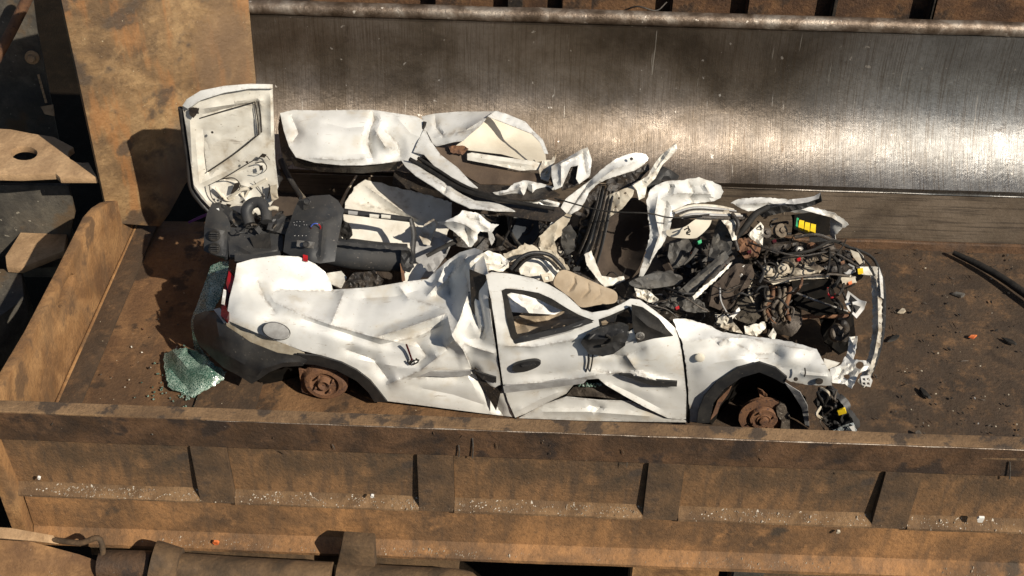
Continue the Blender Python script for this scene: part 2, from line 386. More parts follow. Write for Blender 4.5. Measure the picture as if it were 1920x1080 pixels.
def earth(name, cols, scale=1.2, rough=.8, metal=0.0, streak=None, stretch=(1, 1, 1), bump=.35, bscale=50, dark=None, dth=.60, light=None, lth=.66, lsc=70, dsc=2.5,
          dirx=None, rough_streak=0, sat=1.0):
    """weathered plate steel: three-tone noise ramp, dark oil stains, pale chips, optional wear streaks, optional change along x"""
    if metal == 0 and sat: cols = [(c[0]*1.12, c[1]*1.0, c[2]*.84) for c in cols]; dirx = dirx and (dirx[0], dirx[1], [(c[0]*1.08, c[1], c[2]*.86) for c in dirx[2]])
    m = bpy.data.materials.new(name); m.use_nodes = True; n = m.node_tree.nodes; l = m.node_tree.links; b = n['Principled BSDF']
    b.inputs['Metallic'].default_value = metal
    tc = n.new('ShaderNodeTexCoord'); mp = n.new('ShaderNodeMapping'); mp.inputs['Scale'].default_value = stretch; l.new(tc.outputs['Object'], mp.inputs[0])
    def nz(sc, det=10, ro=.62, s=None, dist=0):
        t = n.new('ShaderNodeTexNoise'); t.inputs['Scale'].default_value = sc; t.inputs['Detail'].default_value = det; t.inputs['Roughness'].default_value = ro; t.inputs['Distortion'].default_value = dist
        if s:
            q = n.new('ShaderNodeMapping'); q.inputs['Scale'].default_value = s; l.new(tc.outputs['Object'], q.inputs[0]); l.new(q.outputs[0], t.inputs['Vector'])
        else: l.new(mp.outputs[0], t.inputs['Vector'])
        return t.outputs[0]
    def rng(src, a, c):
        r = n.new('ShaderNodeMapRange'); r.interpolation_type = 'SMOOTHSTEP'; r.inputs[1].default_value = a; r.inputs[2].default_value = c; l.new(src, r.inputs[0]); return r.outputs[0]
    def mix(f, a, c, k=None):
        x = n.new('ShaderNodeMix'); x.data_type = 'RGBA'
        if k is not None:
            q = n.new('ShaderNodeMath'); q.operation = 'MULTIPLY'; q.inputs[1].default_value = k; l.new(f, q.inputs[0]); f = q.outputs[0]
        l.new(f, x.inputs[0])
        for s, q in ((6, a), (7, c)):
            if isinstance(q, tuple): x.inputs[s].default_value = (*q, 1)
            else: l.new(q, x.inputs[s])
        return x.outputs[2]
    r = n.new('ShaderNodeValToRGB'); cr = r.color_ramp
    cr.elements[0].position = .38; cr.elements[0].color = (*cols[0], 1); cr.elements[1].position = .62; cr.elements[1].color = (*cols[-1], 1)
    for i, c in enumerate(cols[1:-1]):
        e = cr.elements.new(.38+.24*(i+1)/(len(cols)-1)); e.color = (*c, 1)
    l.new(nz(scale, dist=.4), r.inputs[0]); col = r.outputs[0]
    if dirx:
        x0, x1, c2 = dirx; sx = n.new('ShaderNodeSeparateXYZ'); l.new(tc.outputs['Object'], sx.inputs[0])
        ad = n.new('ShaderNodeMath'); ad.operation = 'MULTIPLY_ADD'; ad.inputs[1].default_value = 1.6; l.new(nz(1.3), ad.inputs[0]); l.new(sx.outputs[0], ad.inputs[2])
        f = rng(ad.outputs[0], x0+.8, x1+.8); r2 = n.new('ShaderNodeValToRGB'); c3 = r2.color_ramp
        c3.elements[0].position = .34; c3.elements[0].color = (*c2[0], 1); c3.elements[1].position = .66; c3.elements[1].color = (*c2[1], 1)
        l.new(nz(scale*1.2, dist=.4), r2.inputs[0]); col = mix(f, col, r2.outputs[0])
    fine = nz(34, 8, .78)
    col = mix(rng(fine, .44, .70), col, tuple(.55*c for c in cols[0]), .30 if metal else .50)
    if not metal: col = mix(rng(nz(7, 10, .75), .48, .74), col, tuple(min(.6, 1.4*c) for c in cols[-1]), .6)
    if streak:
        sc, st, c, k = streak; col = mix(rng(nz(sc, 6, .6, st), .48, .64), col, c, k)
    if dark: col = mix(rng(nz(dsc, 7, .6), dth-.03, dth+.06), col, dark, .85)
    if light: col = mix(rng(nz(lsc, 3, .5), lth, lth+.04), col, light, .9)
    l.new(col, b.inputs['Base Color'])
    rr = n.new('ShaderNodeMapRange'); rr.inputs[1].default_value = .3; rr.inputs[2].default_value = .7; rr.inputs[3].default_value = max(.1, rough-.13); rr.inputs[4].default_value = min(1, rough+.13)
    l.new(nz(scale*2.7), rr.inputs[0]); l.new(rr.outputs[0], b.inputs['Roughness'])
    bp = n.new('ShaderNodeBump'); bp.inputs['Strength'].default_value = min(1, bump*1.7); bp.inputs['Distance'].default_value = .012 if not metal else .008
    if streak and rough_streak:
        a = n.new('ShaderNodeMath'); a.operation = 'MULTIPLY_ADD'; a.inputs[1].default_value = rough_streak
        l.new(nz(streak[0]*2, 4, .6, streak[1]), a.inputs[0]); l.new(nz(bscale, 8, .7), a.inputs[2]); l.new(a.outputs[0], bp.inputs['Height'])
    else: l.new(nz(bscale, 8, .7), bp.inputs['Height'])
    l.new(bp.outputs[0], b.inputs['Normal']); return m
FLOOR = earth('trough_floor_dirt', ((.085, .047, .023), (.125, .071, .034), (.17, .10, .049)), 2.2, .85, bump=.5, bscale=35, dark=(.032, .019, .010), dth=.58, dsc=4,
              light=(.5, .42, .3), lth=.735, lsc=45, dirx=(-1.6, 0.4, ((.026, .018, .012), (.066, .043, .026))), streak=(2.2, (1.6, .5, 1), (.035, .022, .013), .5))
DUSTY = earth('dusty_brown_steel', ((.10, .055, .026), (.17, .098, .045), (.24, .145, .07)), 1.6, .85, bump=.35, dark=(.045, .027, .015), dth=.62, light=(.4, .3, .2), lth=.73)
CAPM = earth('rail_cap_dust', ((.085, .056, .033), (.145, .095, .053), (.20, .135, .078)), 3, .85, bump=.45, dark=(.035, .025, .018), dth=.55, dsc=7)
RAILM = earth('rail_brown_steel', ((.030, .019, .012), (.060, .035, .019), (.105, .060, .032)), 2.6, .75, bump=.4, dark=(.022, .014, .010), dth=.57, dsc=4, light=(.38, .32, .26), lth=.74)
WEBM = earth('web_rust_steel', ((.048, .035, .023), (.110, .068, .036), (.205, .118, .056)), 1.5, .8, bump=.4, streak=(5, (2.4, 1, .35), (.055, .036, .022), .55), dark=(.034, .027, .021), dth=.66, dsc=3.5, light=(.40, .30, .2), lth=.74)
LOWM = earth('lower_web_orange_rust', ((.070, .044, .025), (.16, .092, .044), (.28, .155, .068)), 1.3, .8, bump=.4, streak=(5, (2.0, 1, .35), (.065, .042, .025), .4), dark=(.04, .03, .02), dth=.66, dsc=3)
RIBM = earth('rib_dark_steel', ((.035, .026, .019), (.070, .046, .027), (.105, .066, .036)), 3, .8, bump=.4, dark=(.025, .020, .016), dth=.6)
LEDGE = earth('ledge_dust', ((.085, .054, .030), (.13, .083, .045), (.175, .115, .064)), 4, .9, bump=.5, light=(.55, .5, .42), lth=.66, lsc=60)
def zone(m, c, r, col):
    """bare worn patch round an object-space point, ragged edge"""
    n = m.node_tree.nodes; l = m.node_tree.links; b = n['Principled BSDF']; src = b.inputs['Base Color'].links[0].from_socket
    tc = n.new('ShaderNodeTexCoord'); mp = n.new('ShaderNodeMapping'); mp.vector_type = 'POINT'
    mp.inputs['Location'].default_value = [-q/k for q, k in zip(c, r)]; mp.inputs['Scale'].default_value = [1/k for k in r]
    l.new(tc.outputs['Object'], mp.inputs[0]); ln = n.new('ShaderNodeVectorMath'); ln.operation = 'LENGTH'; l.new(mp.outputs[0], ln.inputs[0])
    t = n.new('ShaderNodeTexNoise'); t.inputs['Scale'].default_value = 4; t.inputs['Detail'].default_value = 9; t.inputs['Roughness'].default_value = .7; l.new(tc.outputs['Object'], t.inputs[0])
    a = n.new('ShaderNodeMath'); a.operation = 'MULTIPLY_ADD'; a.inputs[1].default_value = 1.1; l.new(t.outputs[0], a.inputs[0]); l.new(ln.outputs['Value'], a.inputs[2])
    k = n.new('ShaderNodeMapRange'); k.inputs[1].default_value = 1.75; k.inputs[2].default_value = 1.25; l.new(a.outputs[0], k.inputs[0])
    h = n.new('ShaderNodeMath'); h.operation = 'MULTIPLY'; h.inputs[1].default_value = .62; l.new(k.outputs[0], h.inputs[0])
    x = n.new('ShaderNodeMix'); x.data_type = 'RGBA'; l.new(h.outputs[0], x.inputs[0]); l.new(src, x.inputs[6]); x.inputs[7].default_value = (*col, 1); l.new(x.outputs[2], b.inputs['Base Color'])
PLATE = earth('tan_scratched_plate', ((.085, .056, .032), (.18, .12, .064), (.30, .215, .12)), 1.9, .7, bump=.45, bscale=28, dark=(.055, .038, .026), dth=.55, dsc=3.5, streak=(5, (1.6, 1.6, .35), (.30, .13, .04), .6), light=(.5, .42, .28), lth=.72)
ENDP = earth('orange_dust_plate', ((.115, .064, .030), (.20, .112, .048), (.29, .175, .082)), 2.6, .85, bump=.45, bscale=30, dark=(.09, .05, .024), dth=.60, dsc=3.5, streak=(5, (1, 1.5, .5), (.13, .075, .035), .5))
BLADE = earth('worn_press_steel', ((.095, .074, .055), (.175, .140, .108), (.24, .20, .165)), 1.6, .44, metal=.8, bump=.22, bscale=30, streak=(11, (14, .30, .30), (.10, .072, .048), .50),
              rough_streak=1.3, dark=(.06, .042, .030), dth=.70, dsc=3, light=(.55, .50, .44), lth=.71, lsc=22, dirx=(-.2, 1.8, ((.20, .195, .185), (.32, .315, .305))))
_n = BLADE.node_tree; _b = _n.nodes['Principled BSDF']; _b.inputs['Anisotropic'].default_value = .68
def scratches(m, rots, col, thr):
    """random gouges: thin stretched noise bands in several directions"""
    n = m.node_tree.nodes; l = m.node_tree.links; b = n['Principled BSDF']
    for rot, sc, c in zip(rots, (1.0, 1.7, 2.6), col):
        src = b.inputs['Base Color'].links[0].from_socket
        tc = n.new('ShaderNodeTexCoord'); mp = n.new('ShaderNodeMapping'); mp.inputs['Rotation'].default_value = (0, rot, 0); mp.inputs['Scale'].default_value = (34*sc, 3, 1.3*sc); l.new(tc.outputs['Object'], mp.inputs[0])
        t = n.new('ShaderNodeTexNoise'); t.inputs['Scale'].default_value = 1.2; t.inputs['Detail'].default_value = 3; l.new(mp.outputs[0], t.inputs[0])
        k = n.new('ShaderNodeMapRange'); k.inputs[1].default_value = thr; k.inputs[2].default_value = thr+.03; l.new(t.outputs[0], k.inputs[0])
        x = n.new('ShaderNodeMix'); x.data_type = 'RGBA'; l.new(k.outputs[0], x.inputs[0]); l.new(src, x.inputs[6]); x.inputs[7].default_value = (*c, 1); l.new(x.outputs[2], b.inputs['Base Color'])
scratches(BLADE, (.0, .5, -.12), ((.12, .085, .06), (.42, .38, .33), (.45, .41, .36)), .725)
_t = _n.nodes.new('ShaderNodeCombineXYZ'); _t.inputs[0].default_value = 1; _n.links.new(_t.outputs[0], _b.inputs['Tangent'])     # drawn marks run up the blade
BARM = earth('worn_bar_steel', ((.085, .058, .038), (.18, .135, .10), (.32, .27, .22)), 6, .46, metal=.6, bump=.4, bscale=40, light=(.6, .53, .45), lth=.67, lsc=18)
WEAR = earth('wear_strip_steel', ((.082, .061, .042), (.122, .092, .064), (.165, .126, .09)), 2, .6, metal=.2, bump=.25, streak=(7, (.3, 5, 8), (.04, .03, .022), .7), light=(.3, .26, .2), lth=.74)
GREYST = earth('grey_machine_paint', ((.036, .032, .027), (.060, .053, .043), (.095, .082, .063)), 3, .6, sat=0, bump=.25, dark=(.10, .065, .035), dth=.60, light=(.26, .23, .18), lth=.68, lsc=30)
BRACK = earth('sandy_bracket', ((.24, .165, .10), (.30, .21, .13), (.36, .26, .165)), 4, .9, bump=.3, dark=(.13, .085, .05), dth=.66)
SOIL = earth('yard_soil', ((.006, .005, .004), (.010, .008, .006), (.016, .012, .009)), .8, .95, bump=.6)  # near-black: the enclosed pit's shade is put into the soil colour
SOIL.node_tree.nodes['Principled BSDF'].inputs['Specular IOR Level'].default_value = .05
PIPE = earth('dusty_pipe', ((.042, .029, .017), (.080, .053, .030), (.125, .083, .046)), 4, .85, bump=.35, dark=(.06, .04, .024), dth=.62)
BACK = earth('back_rust_frame', ((.045, .024, .013), (.085, .045, .022), (.14, .08, .04)), 3, .85, bump=.5, dark=(.015, .010, .007), dth=.56)

# ================================================================= SETTING AND MACHINE
def plane(name, x0, x1, y0, y1, z, m, nx=1, ny=1):
    rows = [[Vector((x0+(x1-x0)*i/nx, y0+(y1-y0)*j/ny, z)) for i in range(nx+1)] for j in range(ny+1)]
    return grid(name, rows, m, smooth=None)
kind(plane('ground', -60, 60, -60, 60, -1.6, SOIL), 'structure')
XL, XR = -2.70, 4.6
def uneven(x, y): return .010*noise.noise((x*1.7, y*1.7, 0))+.004*noise.noise((x*6, y*6, 2))
rows = [[Vector((XL+(XR-XL)*i/150, -.49+(1.925+.49)*j/50, uneven(XL+(XR-XL)*i/150, -.49+2.415*j/50)-.012)) for i in range(151)] for j in range(51)]
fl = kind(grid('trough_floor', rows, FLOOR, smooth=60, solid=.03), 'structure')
def floor_strip(x0, y0, x1, y1, w):                    # raised wear plates on the left floor
    d = Vector((x1-x0, y1-y0, 0)).normalized(); n = Vector((-d.y, d.x, 0))*w
    return prism('floor_plate', [Vector((x0, y0, -.01)), Vector((x1, y1, -.01)), Vector((x1, y1, -.01))+n, Vector((x0, y0, -.01))+n], (0, 0, .022), FLOOR, fl, bevel=.003)
floor_strip(-2.68, 1.90, -2.68, -.40, .15)
floor_strip(-1.85, 0.55, -1.87, -.42, .36)
# --- near side wall
wall = thing('trough_side_wall', (.9, -.55, -.45), 'long brown ribbed steel side wall with a worn top rail in front of the wreck', 'side wall')
X0, X1 = -2.72, 4.6
def profile_x(name, prof, x0, x1, m, parent, n=60, wob=.004, seed=0, smooth=30):
    V, F = [], []; k = len(prof)
    for i in range(n+1):
        x = x0+(x1-x0)*i/n
        for j, (y, z) in enumerate(prof):
            V.append((x, y+wob*noise.noise((x*2.2, j*3.1+seed, 1)), z+wob*noise.noise((x*2.2, j*3.1+seed, 7))))
    for i in range(n):
        for j in range(k): a = i*k+j; b = i*k+(j+1) % k; F.append((a, a+k, b+k, b))
    F.append(tuple(range(k))); F.append(tuple(n*k+j for j in range(k))[::-1])
    bm = bmesh.new(); bv = [bm.verts.new(v) for v in V]
    for f in F: bm.faces.new([bv[i] for i in f])
    bmesh.ops.recalc_face_normals(bm, faces=bm.faces); return bmlink(name, bm, m, parent, smooth=smooth)
profile_x('top_rail', [(-.494, .42), (-.490, .592), (-.498, .601), (-.574, .601), (-.578, .597), (-.578, .52), (-.555, .42)], -2.93, X1, CAPM, wall)
profile_x('face_strip', [(-.5645, .385), (-.5785, .590), (-.584, .592), (-.571, .384), (-.54, .380)], -2.93, X1, RAILM, wall, wob=.002)
tube('worn_arris', [Vector((-1.55+k*.12, -.5815+.002*noise.noise((k*.5, 3, 1)), .594+.003*noise.noise((k*.7, 9, 1)))) for k in range(48)], [.0015, .004, .0035, .005, .003, .0045, .002], BARM, wall, seg=6, n=3)
profile_x('inner_skin', [(-.489, .398), (-.489, -.03), (-.470, -.03), (-.470, .398)], -2.69, X1, RAILM, wall)
RX = [U(401, 900, y=-.58).x, U(817, 900, y=-.58).x, U(1243, 930, y=-.58).x, U(1680, 940, y=-.58).x]
RX.append(RX[-1]+1.3)
edges = [X0+.03]+[q for r in RX for q in (r-.095, r+.095)]+[X1]
for i in range(0, len(edges), 2):
    a, b = edges[i], edges[i+1]
    profile_x('web_panel', [(-.553, .379), (-.550, .03), (-.500, .03), (-.500, .379)], a+.002, b-.002, WEBM, wall, n=14, seed=i)
    profile_x('ledge', [(-.549, .028), (-.556, .012), (-.600, -.026), (-.600, -.040), (-.50, -.040), (-.50, .028)], a+.002, b-.002, LEDGE, wall, n=14, seed=i+3)
for r in RX:
    profile_x('rib', [(-.574, .379), (-.589, -.006), (-.594, -.040), (-.50, -.040), (-.50, .379)], r-.095, r+.095, RIBM, wall, n=3, wob=.001)
profile_x('lower_web', [(-.572, -.046), (-.580, -.31), (-.600, -.330), (-.655, -.362), (-.655, -.385), (-.48, -.385), (-.48, -.046)], X0+.06, X1, LOWM, wall, seed=9)
prism('end_post', [(X0-.06, -.606, .383), (X0+.028, -.606, .383), (X0+.056, -.662, -.38), (X0-.02, -.662, -.38)], (0, .17, 0), ENDP, wall, bevel=.005)
# torch-cut line and weld beads on the strip
for px, q0, q1 in ((886, 822, 858), (860, 835, 856), (1893, 866, 898)):
    tube('weld_bead', [U(px, q0, y=-.584), U(px+1, (q0+q1)/2, y=-.585), U(px, q1, y=-.584)], .0035, STEEL, wall, seg=6)
# gravel lying on both ledges: nobody could count it
def gravel(name, y0, y1, z0, z1, n, seed, parent):
    rng = random.Random(seed); V, F = [], []
    for _ in range(n):
        x = rng.uniform(-2.5, 3.2); t = rng.random()**1.4; y = y0+(y1-y0)*t; z = z0+(z1-z0)*t
        s = rng.uniform(.0015, .0065)*(1.8 if rng.random() < .05 else 1); b = len(V)
        if noise.noise((x*1.6, seed*4.1, 0))+.35*noise.noise((x*7, seed, 3)) < rng.uniform(-.35, .3): continue
        for d in ((1, 0, 0), (-.8, .5, 0), (-.3, -1, 0), (0, 0, 1.1)): V.append((x+d[0]*s*rng.uniform(.7, 1.3), y+d[1]*s*rng.uniform(.7, 1.3), z+d[2]*s*.9+.001))
        F += [(b, b+1, b+3), (b+1, b+2, b+3), (b+2, b, b+3)]
    return kind(link(name, V, F, GRAVEL, parent), 'stuff')
GRAVEL = mat('pale_grit', (.15, .11, .07), (.32, .27, .21), 30, rough=.9, bump=0, rvar=.02, spots=(.10, .06, .035), spscale=25, spth=.58)
gravel('grit', -.557, -.60, .010, -.027, 1900, 1, wall); gravel('grit', -.600, -.650, -.336, -.361, 1500, 2, wall)
# --- left end plate of the trough, rounded at its far end, with a lens-shaped hole
ep = thing('end_plate', (-2.75, .7, 0), 'orange dusty end plate with a rounded top and a slotted hole closing the trough', 'end plate')
prof = [(-.50, -.02), (-.50, .575)]+[(1.0+.2*k/4, .555) for k in range(1)]
top = [(-.50, .60)]+[(q.y, q.z) for q in (U(a, b, x=-2.70) for a, b in ((60, 622), (120, 505), (168, 408), (184, 390), (200, 380), (216, 376), (232, 377), (246, 386), (255, 400)))]+[(1.93, -.02)]
face = [(-2.685, -.48, -.02)]+[(-2.685-.045*max(0, z)/.58, y, z) for y, z in top]
hole = []
for k in range(14):
    a = 2*math.pi*k/14; yy = .60+.15*math.cos(a); zz = .44+.05*math.sin(a); hole.append((-2.685-.045*zz/.58, yy, zz))
prism('plate', face, (-.06, 0, 0), ENDP, ep, bevel=.006, holes=[hole])
tube('weld_seam', [(-2.672, -.46, .004), (-2.672, .6, .010), (-2.672, 1.3, .006), (-2.672, 1.88, .004)], .012, ENDP, ep, n=10)
# --- step / wear strip at the back
ws = thing('wear_strip', (.9, 1.96, 0), 'dark grey horizontally scuffed wear strip along the back of the trough', 'wear strip')
profile_x('strip', [(1.897, .055), (1.907, .445), (2.02, .445), (2.02, .055)], -2.02, XR, WEAR, ws, wob=.003)
profile_x('lower_lip', [(1.872, -.03), (1.874, .045), (1.882, .053), (2.02, .053), (2.02, -.03)], -2.02, XR, RAILM, ws, wob=.006, n=140)
# --- curved press blade
bl = thing('press_blade', (1.2, 2.3, .45), 'large concave worn steel press blade shining in the sun behind the wreck', 'press blade')
R = .92; yc, zc = 1.44, 1.25
arc = [(yc+R*math.cos(math.radians(p)), zc-R*math.sin(math.radians(p))) for p in range(60, -1, -4)]
pr = arc+[(yc+R+.002, 1.40)]
def dent(x, s):
    return .006*noise.noise((x*1.1, s*2, 3))+.0022*noise.noise((x*7, s*4, 5))
XB0, XB1 = -1.98, 4.7
rows = []
for j, (y, z) in enumerate(pr):
    rows.append([Vector((XB0+(XB1-XB0)*i/220, y+dent(XB0+(XB1-XB0)*i/220, j*.15), z)) for i in range(221)])
grid('concave_face', rows, BLADE, bl, smooth=80, solid=-.06)
profile_x('bottom_edge', [(1.896, .4525), (1.893, .448), (1.99, .448), (1.99, .4525)], XB0, XB1, BLADE, bl, n=40)
tube('top_bar', [Vector((XB0+(XB1-XB0)*i/30, yc+R-.005+.004*noise.noise((i*.7, 1, 1)), 1.445+.004*noise.noise((i*.7, 5, 1)))) for i in range(31)], .048, BARM, bl, seg=18, n=3)
profile_x('bar_seat', [(yc+R-.03, 1.372), (yc+R-.03, 1.398), (yc+R+.06, 1.398), (yc+R+.06, 1.372)], XB0, XB1, BARM, bl, n=80, wob=.004)
# dents with raised burrs
rng = random.Random(5)
for px, py in ((1275, 133), (1478, 228), (1735, 168), (1733, 222), (1445, 262), (1456, 258), (1270, 140), (1495, 325), (1637, 343), (1150, 170), (790, 80), (1840, 205), (1000, 190)):
    j = min(range(len(pr)), key=lambda k: abs(U(px, py, y=pr[k][0]).z-pr[k][1])); c = U(px, py, y=pr[j][0]-.004)
    lathe('burr', c, (0, -1, .6), [(-.004, .010), (.002, .007), (.004, .002)], BLADE, bl, seg=9, wob=.002, seed=px)
# --- tan side plate standing at the left of the blade
sp = thing('side_plate', (-2.2, 1.95, .0), 'tall tan scratched steel side plate standing at the left end of the press blade', 'side plate')
A, B = Vector((-2.74, 1.60, 0)), Vector((-1.755, 2.27, 0)); ab = (B-A); nrm = Vector((ab.y, -ab.x, 0)).normalized()
def onplate(px, py):
    d = Vector(ray(px, py)); t = (A-Vector(CAM)).dot(nrm)/d.dot(nrm); return Vector(CAM)+d*t
pp = [onplate(*q) for q in ((98, -80), (115, 0), (155, 185), (205, 418), (300, 425), (318, 400), (348, 345), (400, 293), (440, 268), (482, 255), (480, 150), (466, 0), (458, -80))]
pl_ = prism('plate', pp, -nrm*.05, PLATE, sp, bevel=.004); _c = onplate(370, 330)-Vector(WPOS[pl_.name])
zone(PLATE, _c, (.30, .30, .42), (.135, .115, .09)); _c = onplate(430, 120)-Vector(WPOS[pl_.name]); zone(PLATE, _c, (.22, .22, .42), (.17, .105, .058))
# --- rusty frame beyond the blade, top of the picture
bf = thing('back_frame', (1.2, 3.1, -.2), 'dark rusty steel frame with upright slots behind the top bar of the blade', 'machine frame')
profile_x('beam', [(2.95, -.2), (2.95, 1.42), (2.95, 2.1), (3.1, 2.1), (3.1, -.2)], -2.2, 5.0, BACK, bf, n=60, wob=.02)
for px, wpx, m in ((490, 14, GRIME_SHADE), (570, 22, GRIME_SHADE), (965, 26, GRIME_SHADE), (850, 60, BACK), (1745, 10, GRIME_SHADE), (1765, 40, BACK), (1290, 60, BACK), (1080, 50, BACK), (1560, 8, GRIME_SHADE), (1420, 40, BACK)):
    c = U(px, 15, y=2.93); box('upright', (c.x, 2.90, 1.3), (wpx*.0042, .09, 1.6), m, bf, bevel=.01)
T('loose_wire', [(1165, 22, 2.85), (1195, 12, 2.8), (1230, 20, 2.8), (1250, 4, 2.85)], .006, GRIME_SHADE, bf)
# --- machinery at the left
mf = thing('machine_frame', (-3.6, 1.6, -1.6), 'dark grey dirty machine frame plate with a bolt and a chain at the far left', 'machine frame')
prism('plate', [U(-260, -60, y=2.7), U(55, -60, y=2.7), U(70, 60, y=2.7), U(110, 262, y=2.7), U(150, 520, y=2.7), U(-260, 520, y=2.7)], (-.02, .06, 0), GREYST, mf, bevel=.006)
prism('shelf', [U(-200, 345, y=1.86), U(128, 348, y=1.86), U(140, 400, y=1.86), U(120, 500, y=1.83), U(-200, 520, y=1.83)], (0, .03, 0), GREYST, mf, bevel=.006)
c = U(60, 108, y=2.68); lathe('bolt', c, (.2, -1, .2), [(-.02, .05), (0, .05), (.006, .044), (.008, .028), (.045, .027), (.05, .02)], BRACK, mf, seg=20)
for k in range(6):
    a = U(72+2.5*k, 140+9*k, y=2.67); b = U(74+2.5*k, 148+9*k, y=2.65); tube('chain_link', [a, b], .009, BRACK, mf, seg=6, n=2)
sheet('clip', [(76, 200, 2.65), (98, 196, 2.63), (102, 218, 2.60), (84, 214, 2.60)], BRACK, mf, t=.012)
T('diagonal_bar', [(-40, 170, 2.3), (20, 60, 2.32), (70, -40, 2.35)], .036, RUST, mf, seg=14, curved=False)
br = thing('lug_bracket', (-3.0, 1.2, .2), 'sandy brown horizontal bracket plate with two round holes at the left edge', 'bracket')
def ring(px, py, rx, ry, z, n=18, a0=0): return [U(px+rx*math.cos(2*math.pi*k/n), py+ry*math.sin(2*math.pi*k/n), z=z) for k in range(n)]
lug = [(-120, 235), (20, 242), (60, 250), (100, 256), (138, 276), (129, 282), (127, 290), (132, 298), (142, 303), (154, 305), (166, 304), (182, 332), (112, 332), (104, 325), (40, 328), (-120, 325)]
ZB = .55
prism('plate', [U(a, b, z=ZB) for a, b in lug], (0, 0, -.05), BRACK, br, bevel=.006, holes=[ring(45, 287, 25, 13, ZB)])
lo = thing('lower_step', (-3.3, .6, -.4), 'tan dusty machine step below the bracket in the shadow at the left', 'machine step')
prism('tread', [U(10, 480, z=-.1), U(45, 425, z=-.1), U(70, 405, z=-.1), U(132, 398, z=-.1), U(120, 470, z=-.1), U(40, 502, z=-.1), U(12, 500, z=-.1)], (0, 0, -.05), BRACK, lo, bevel=.006)
prism('riser', [U(-150, 500, z=-.16), U(40, 505, z=-.16), U(45, 560, z=-.16), U(-150, 700, z=-.16)], (0, 0, -.4), GREYST, lo, bevel=.006)
# --- hydraulics under the side wall
hy = thing('hydraulic_ram', (-1.4, -.9, -.7), 'dusty brown hydraulic ram with a flange running under the side wall', 'hydraulic ram')
T('flange', [(286, 1058, -.84), (298, 1060, -.84), (338, 1064, -.84)], [.13, .13, .105], PIPE, hy, seg=28, curved=False)
T('barrel', [(336, 1070, -.84), (470, 1078, -.84), (622, 1086, -.84)], [.098, .094, .094], PIPE, hy, seg=28, curved=False)
T('rod_end', [(190, 1060, -.84), (286, 1062, -.84)], .085, RAILM, hy, seg=20, curved=False)
hp = thing('support_pipe', (-.2, -.9, -.7), 'thick rounded dusty pipe end beside the black gap under the wall', 'pipe')
T('pipe', [(632, 1088, -.82), (760, 1096, -.82), (850, 1100, -.82), (884, 1102, -.82), (904, 1104, -.82)], [.10, .10, .10, .085, .03], PIPE, hp, seg=28, n=3)
prism('saddle', [U(640, 1022, y=-.78), U(700, 1026, y=-.78), U(705, 1110, y=-.78), U(622, 1110, y=-.78)], (0, .1, 0), PIPE, hp, bevel=.01)
cp = thing('cover_plate', (-2.5, -.95, -.6), 'pale tan curved cover plate in the bottom left corner', 'cover plate')
sheet('plate', [(-60, 1008, -.78), (60, 1016, -.78), (150, 1040, -.80), (183, 1052, -.82), (190, 1120, -1.02), (-60, 1120, -1.02)], DUSTY, cp, t=.03, step=16)
sheet('top_edge', [(-60, 985, -.74), (20, 990, -.74), (100, 1004, -.75), (110, 1020, -.78), (60, 1014, -.79), (-60, 1004, -.79)], BRACK, cp, t=.03, step=14)
T('bent_rod', [(100, 1012, -.76), (150, 1018, -.8), (188, 1012, -.8), (194, 1080, -.86)], .016, PIPE, cp)
for k, (a, b, m, lab) in enumerate(((1185, 1352, ENDP, 'orange brown post under the side wall'), (1378, 1440, GREYST, 'narrow dark grey post under the side wall beside the orange post'))):
    c0 = U(a, 1048, y=-.60); c1 = U(b, 1054, y=-.60)
    p = thing('support_post', ((c0.x+c1.x)/2, -.55, -1.6), lab, 'post', 'posts under the side wall')
    box('shaft', ((c0.x+c1.x)/2, -.545, -1.0), (c1.x-c0.x, .12, 1.2), m, p, bevel=.01)
    box('head', ((c0.x+c1.x)/2, -.545, -.393), (c1.x-c0.x+.01, .13, .012), m, p, bevel=.003)
lb = thing('lower_beam', (1.9, -.5, -.75), 'dark dusty beam under the right end of the side wall', 'beam')
profile_x('beam', [(-.60, -.47), (-.62, -.62), (-.50, -.62), (-.50, -.47)], 1.45, 4.4, PIPE, lb, n=20, wob=.01)
lb2 = thing('pipe_bracket', (-1.0, -.55, -.5), 'grey brown bracket strip above the hydraulic ram', 'bracket')
profile_x('strip', [(-.62, -.41), (-.63, -.49), (-.56, -.49), (-.56, -.41)], -2.35, -.25, PIPE, lb2, n=20, wob=.006)

# ================================================================= THE WRECK
def yn(px): return .17-(px-608)*.00019           # the near flank of the body
def S(px, py, d=0): return (px, py, yn(px)+d)    # a sighting on (or d behind) that flank
car = thing('wrecked_car', (0, .75, 0), 'crushed white car wreck without bonnet, wheels or glass lying in the trough', 'car wreck')
# --- dark inside of the shell
sheet('load_floor', [Z(470, 500, .30), Z(515, 320, .30), Z(560, 308, .30), Z(800, 318, .30), Z(1060, 355, .28), Z(1100, 560, .26), Z(900, 560, .28), Z(620, 560, .28)], CARPET, car, step=16, crumple=.05, cs=90, t=.01)
sheet('floor_pan', [Z(880, 560, .22), Z(1060, 350, .26), Z(1240, 350, .22), Z(1400, 400, .20), Z(1440, 560, .16), Z(1330, 640, .12), Z(1100, 650, .15), Z(900, 640, .2)], GRIME_SHADE, car, step=14, crumple=.08, cs=60, t=.01)
sheet('gap_shade_sheet', [S(600, 672, .10), S(900, 660, .11), S(1290, 650, .12), S(1290, 780, .09), S(960, 772, .09), S(730, 742, .10)], GRIME_SHADE, car, step=20, t=.006)  # dark sheet added behind the flank so the panel gaps read black
sheet('inner_door_frame', [(880, 505, .30), (930, 525, .22), (950, 690, .12), (930, 770, .08), (890, 700, .16)], GRIME_SHADE, car, step=12, t=.006)
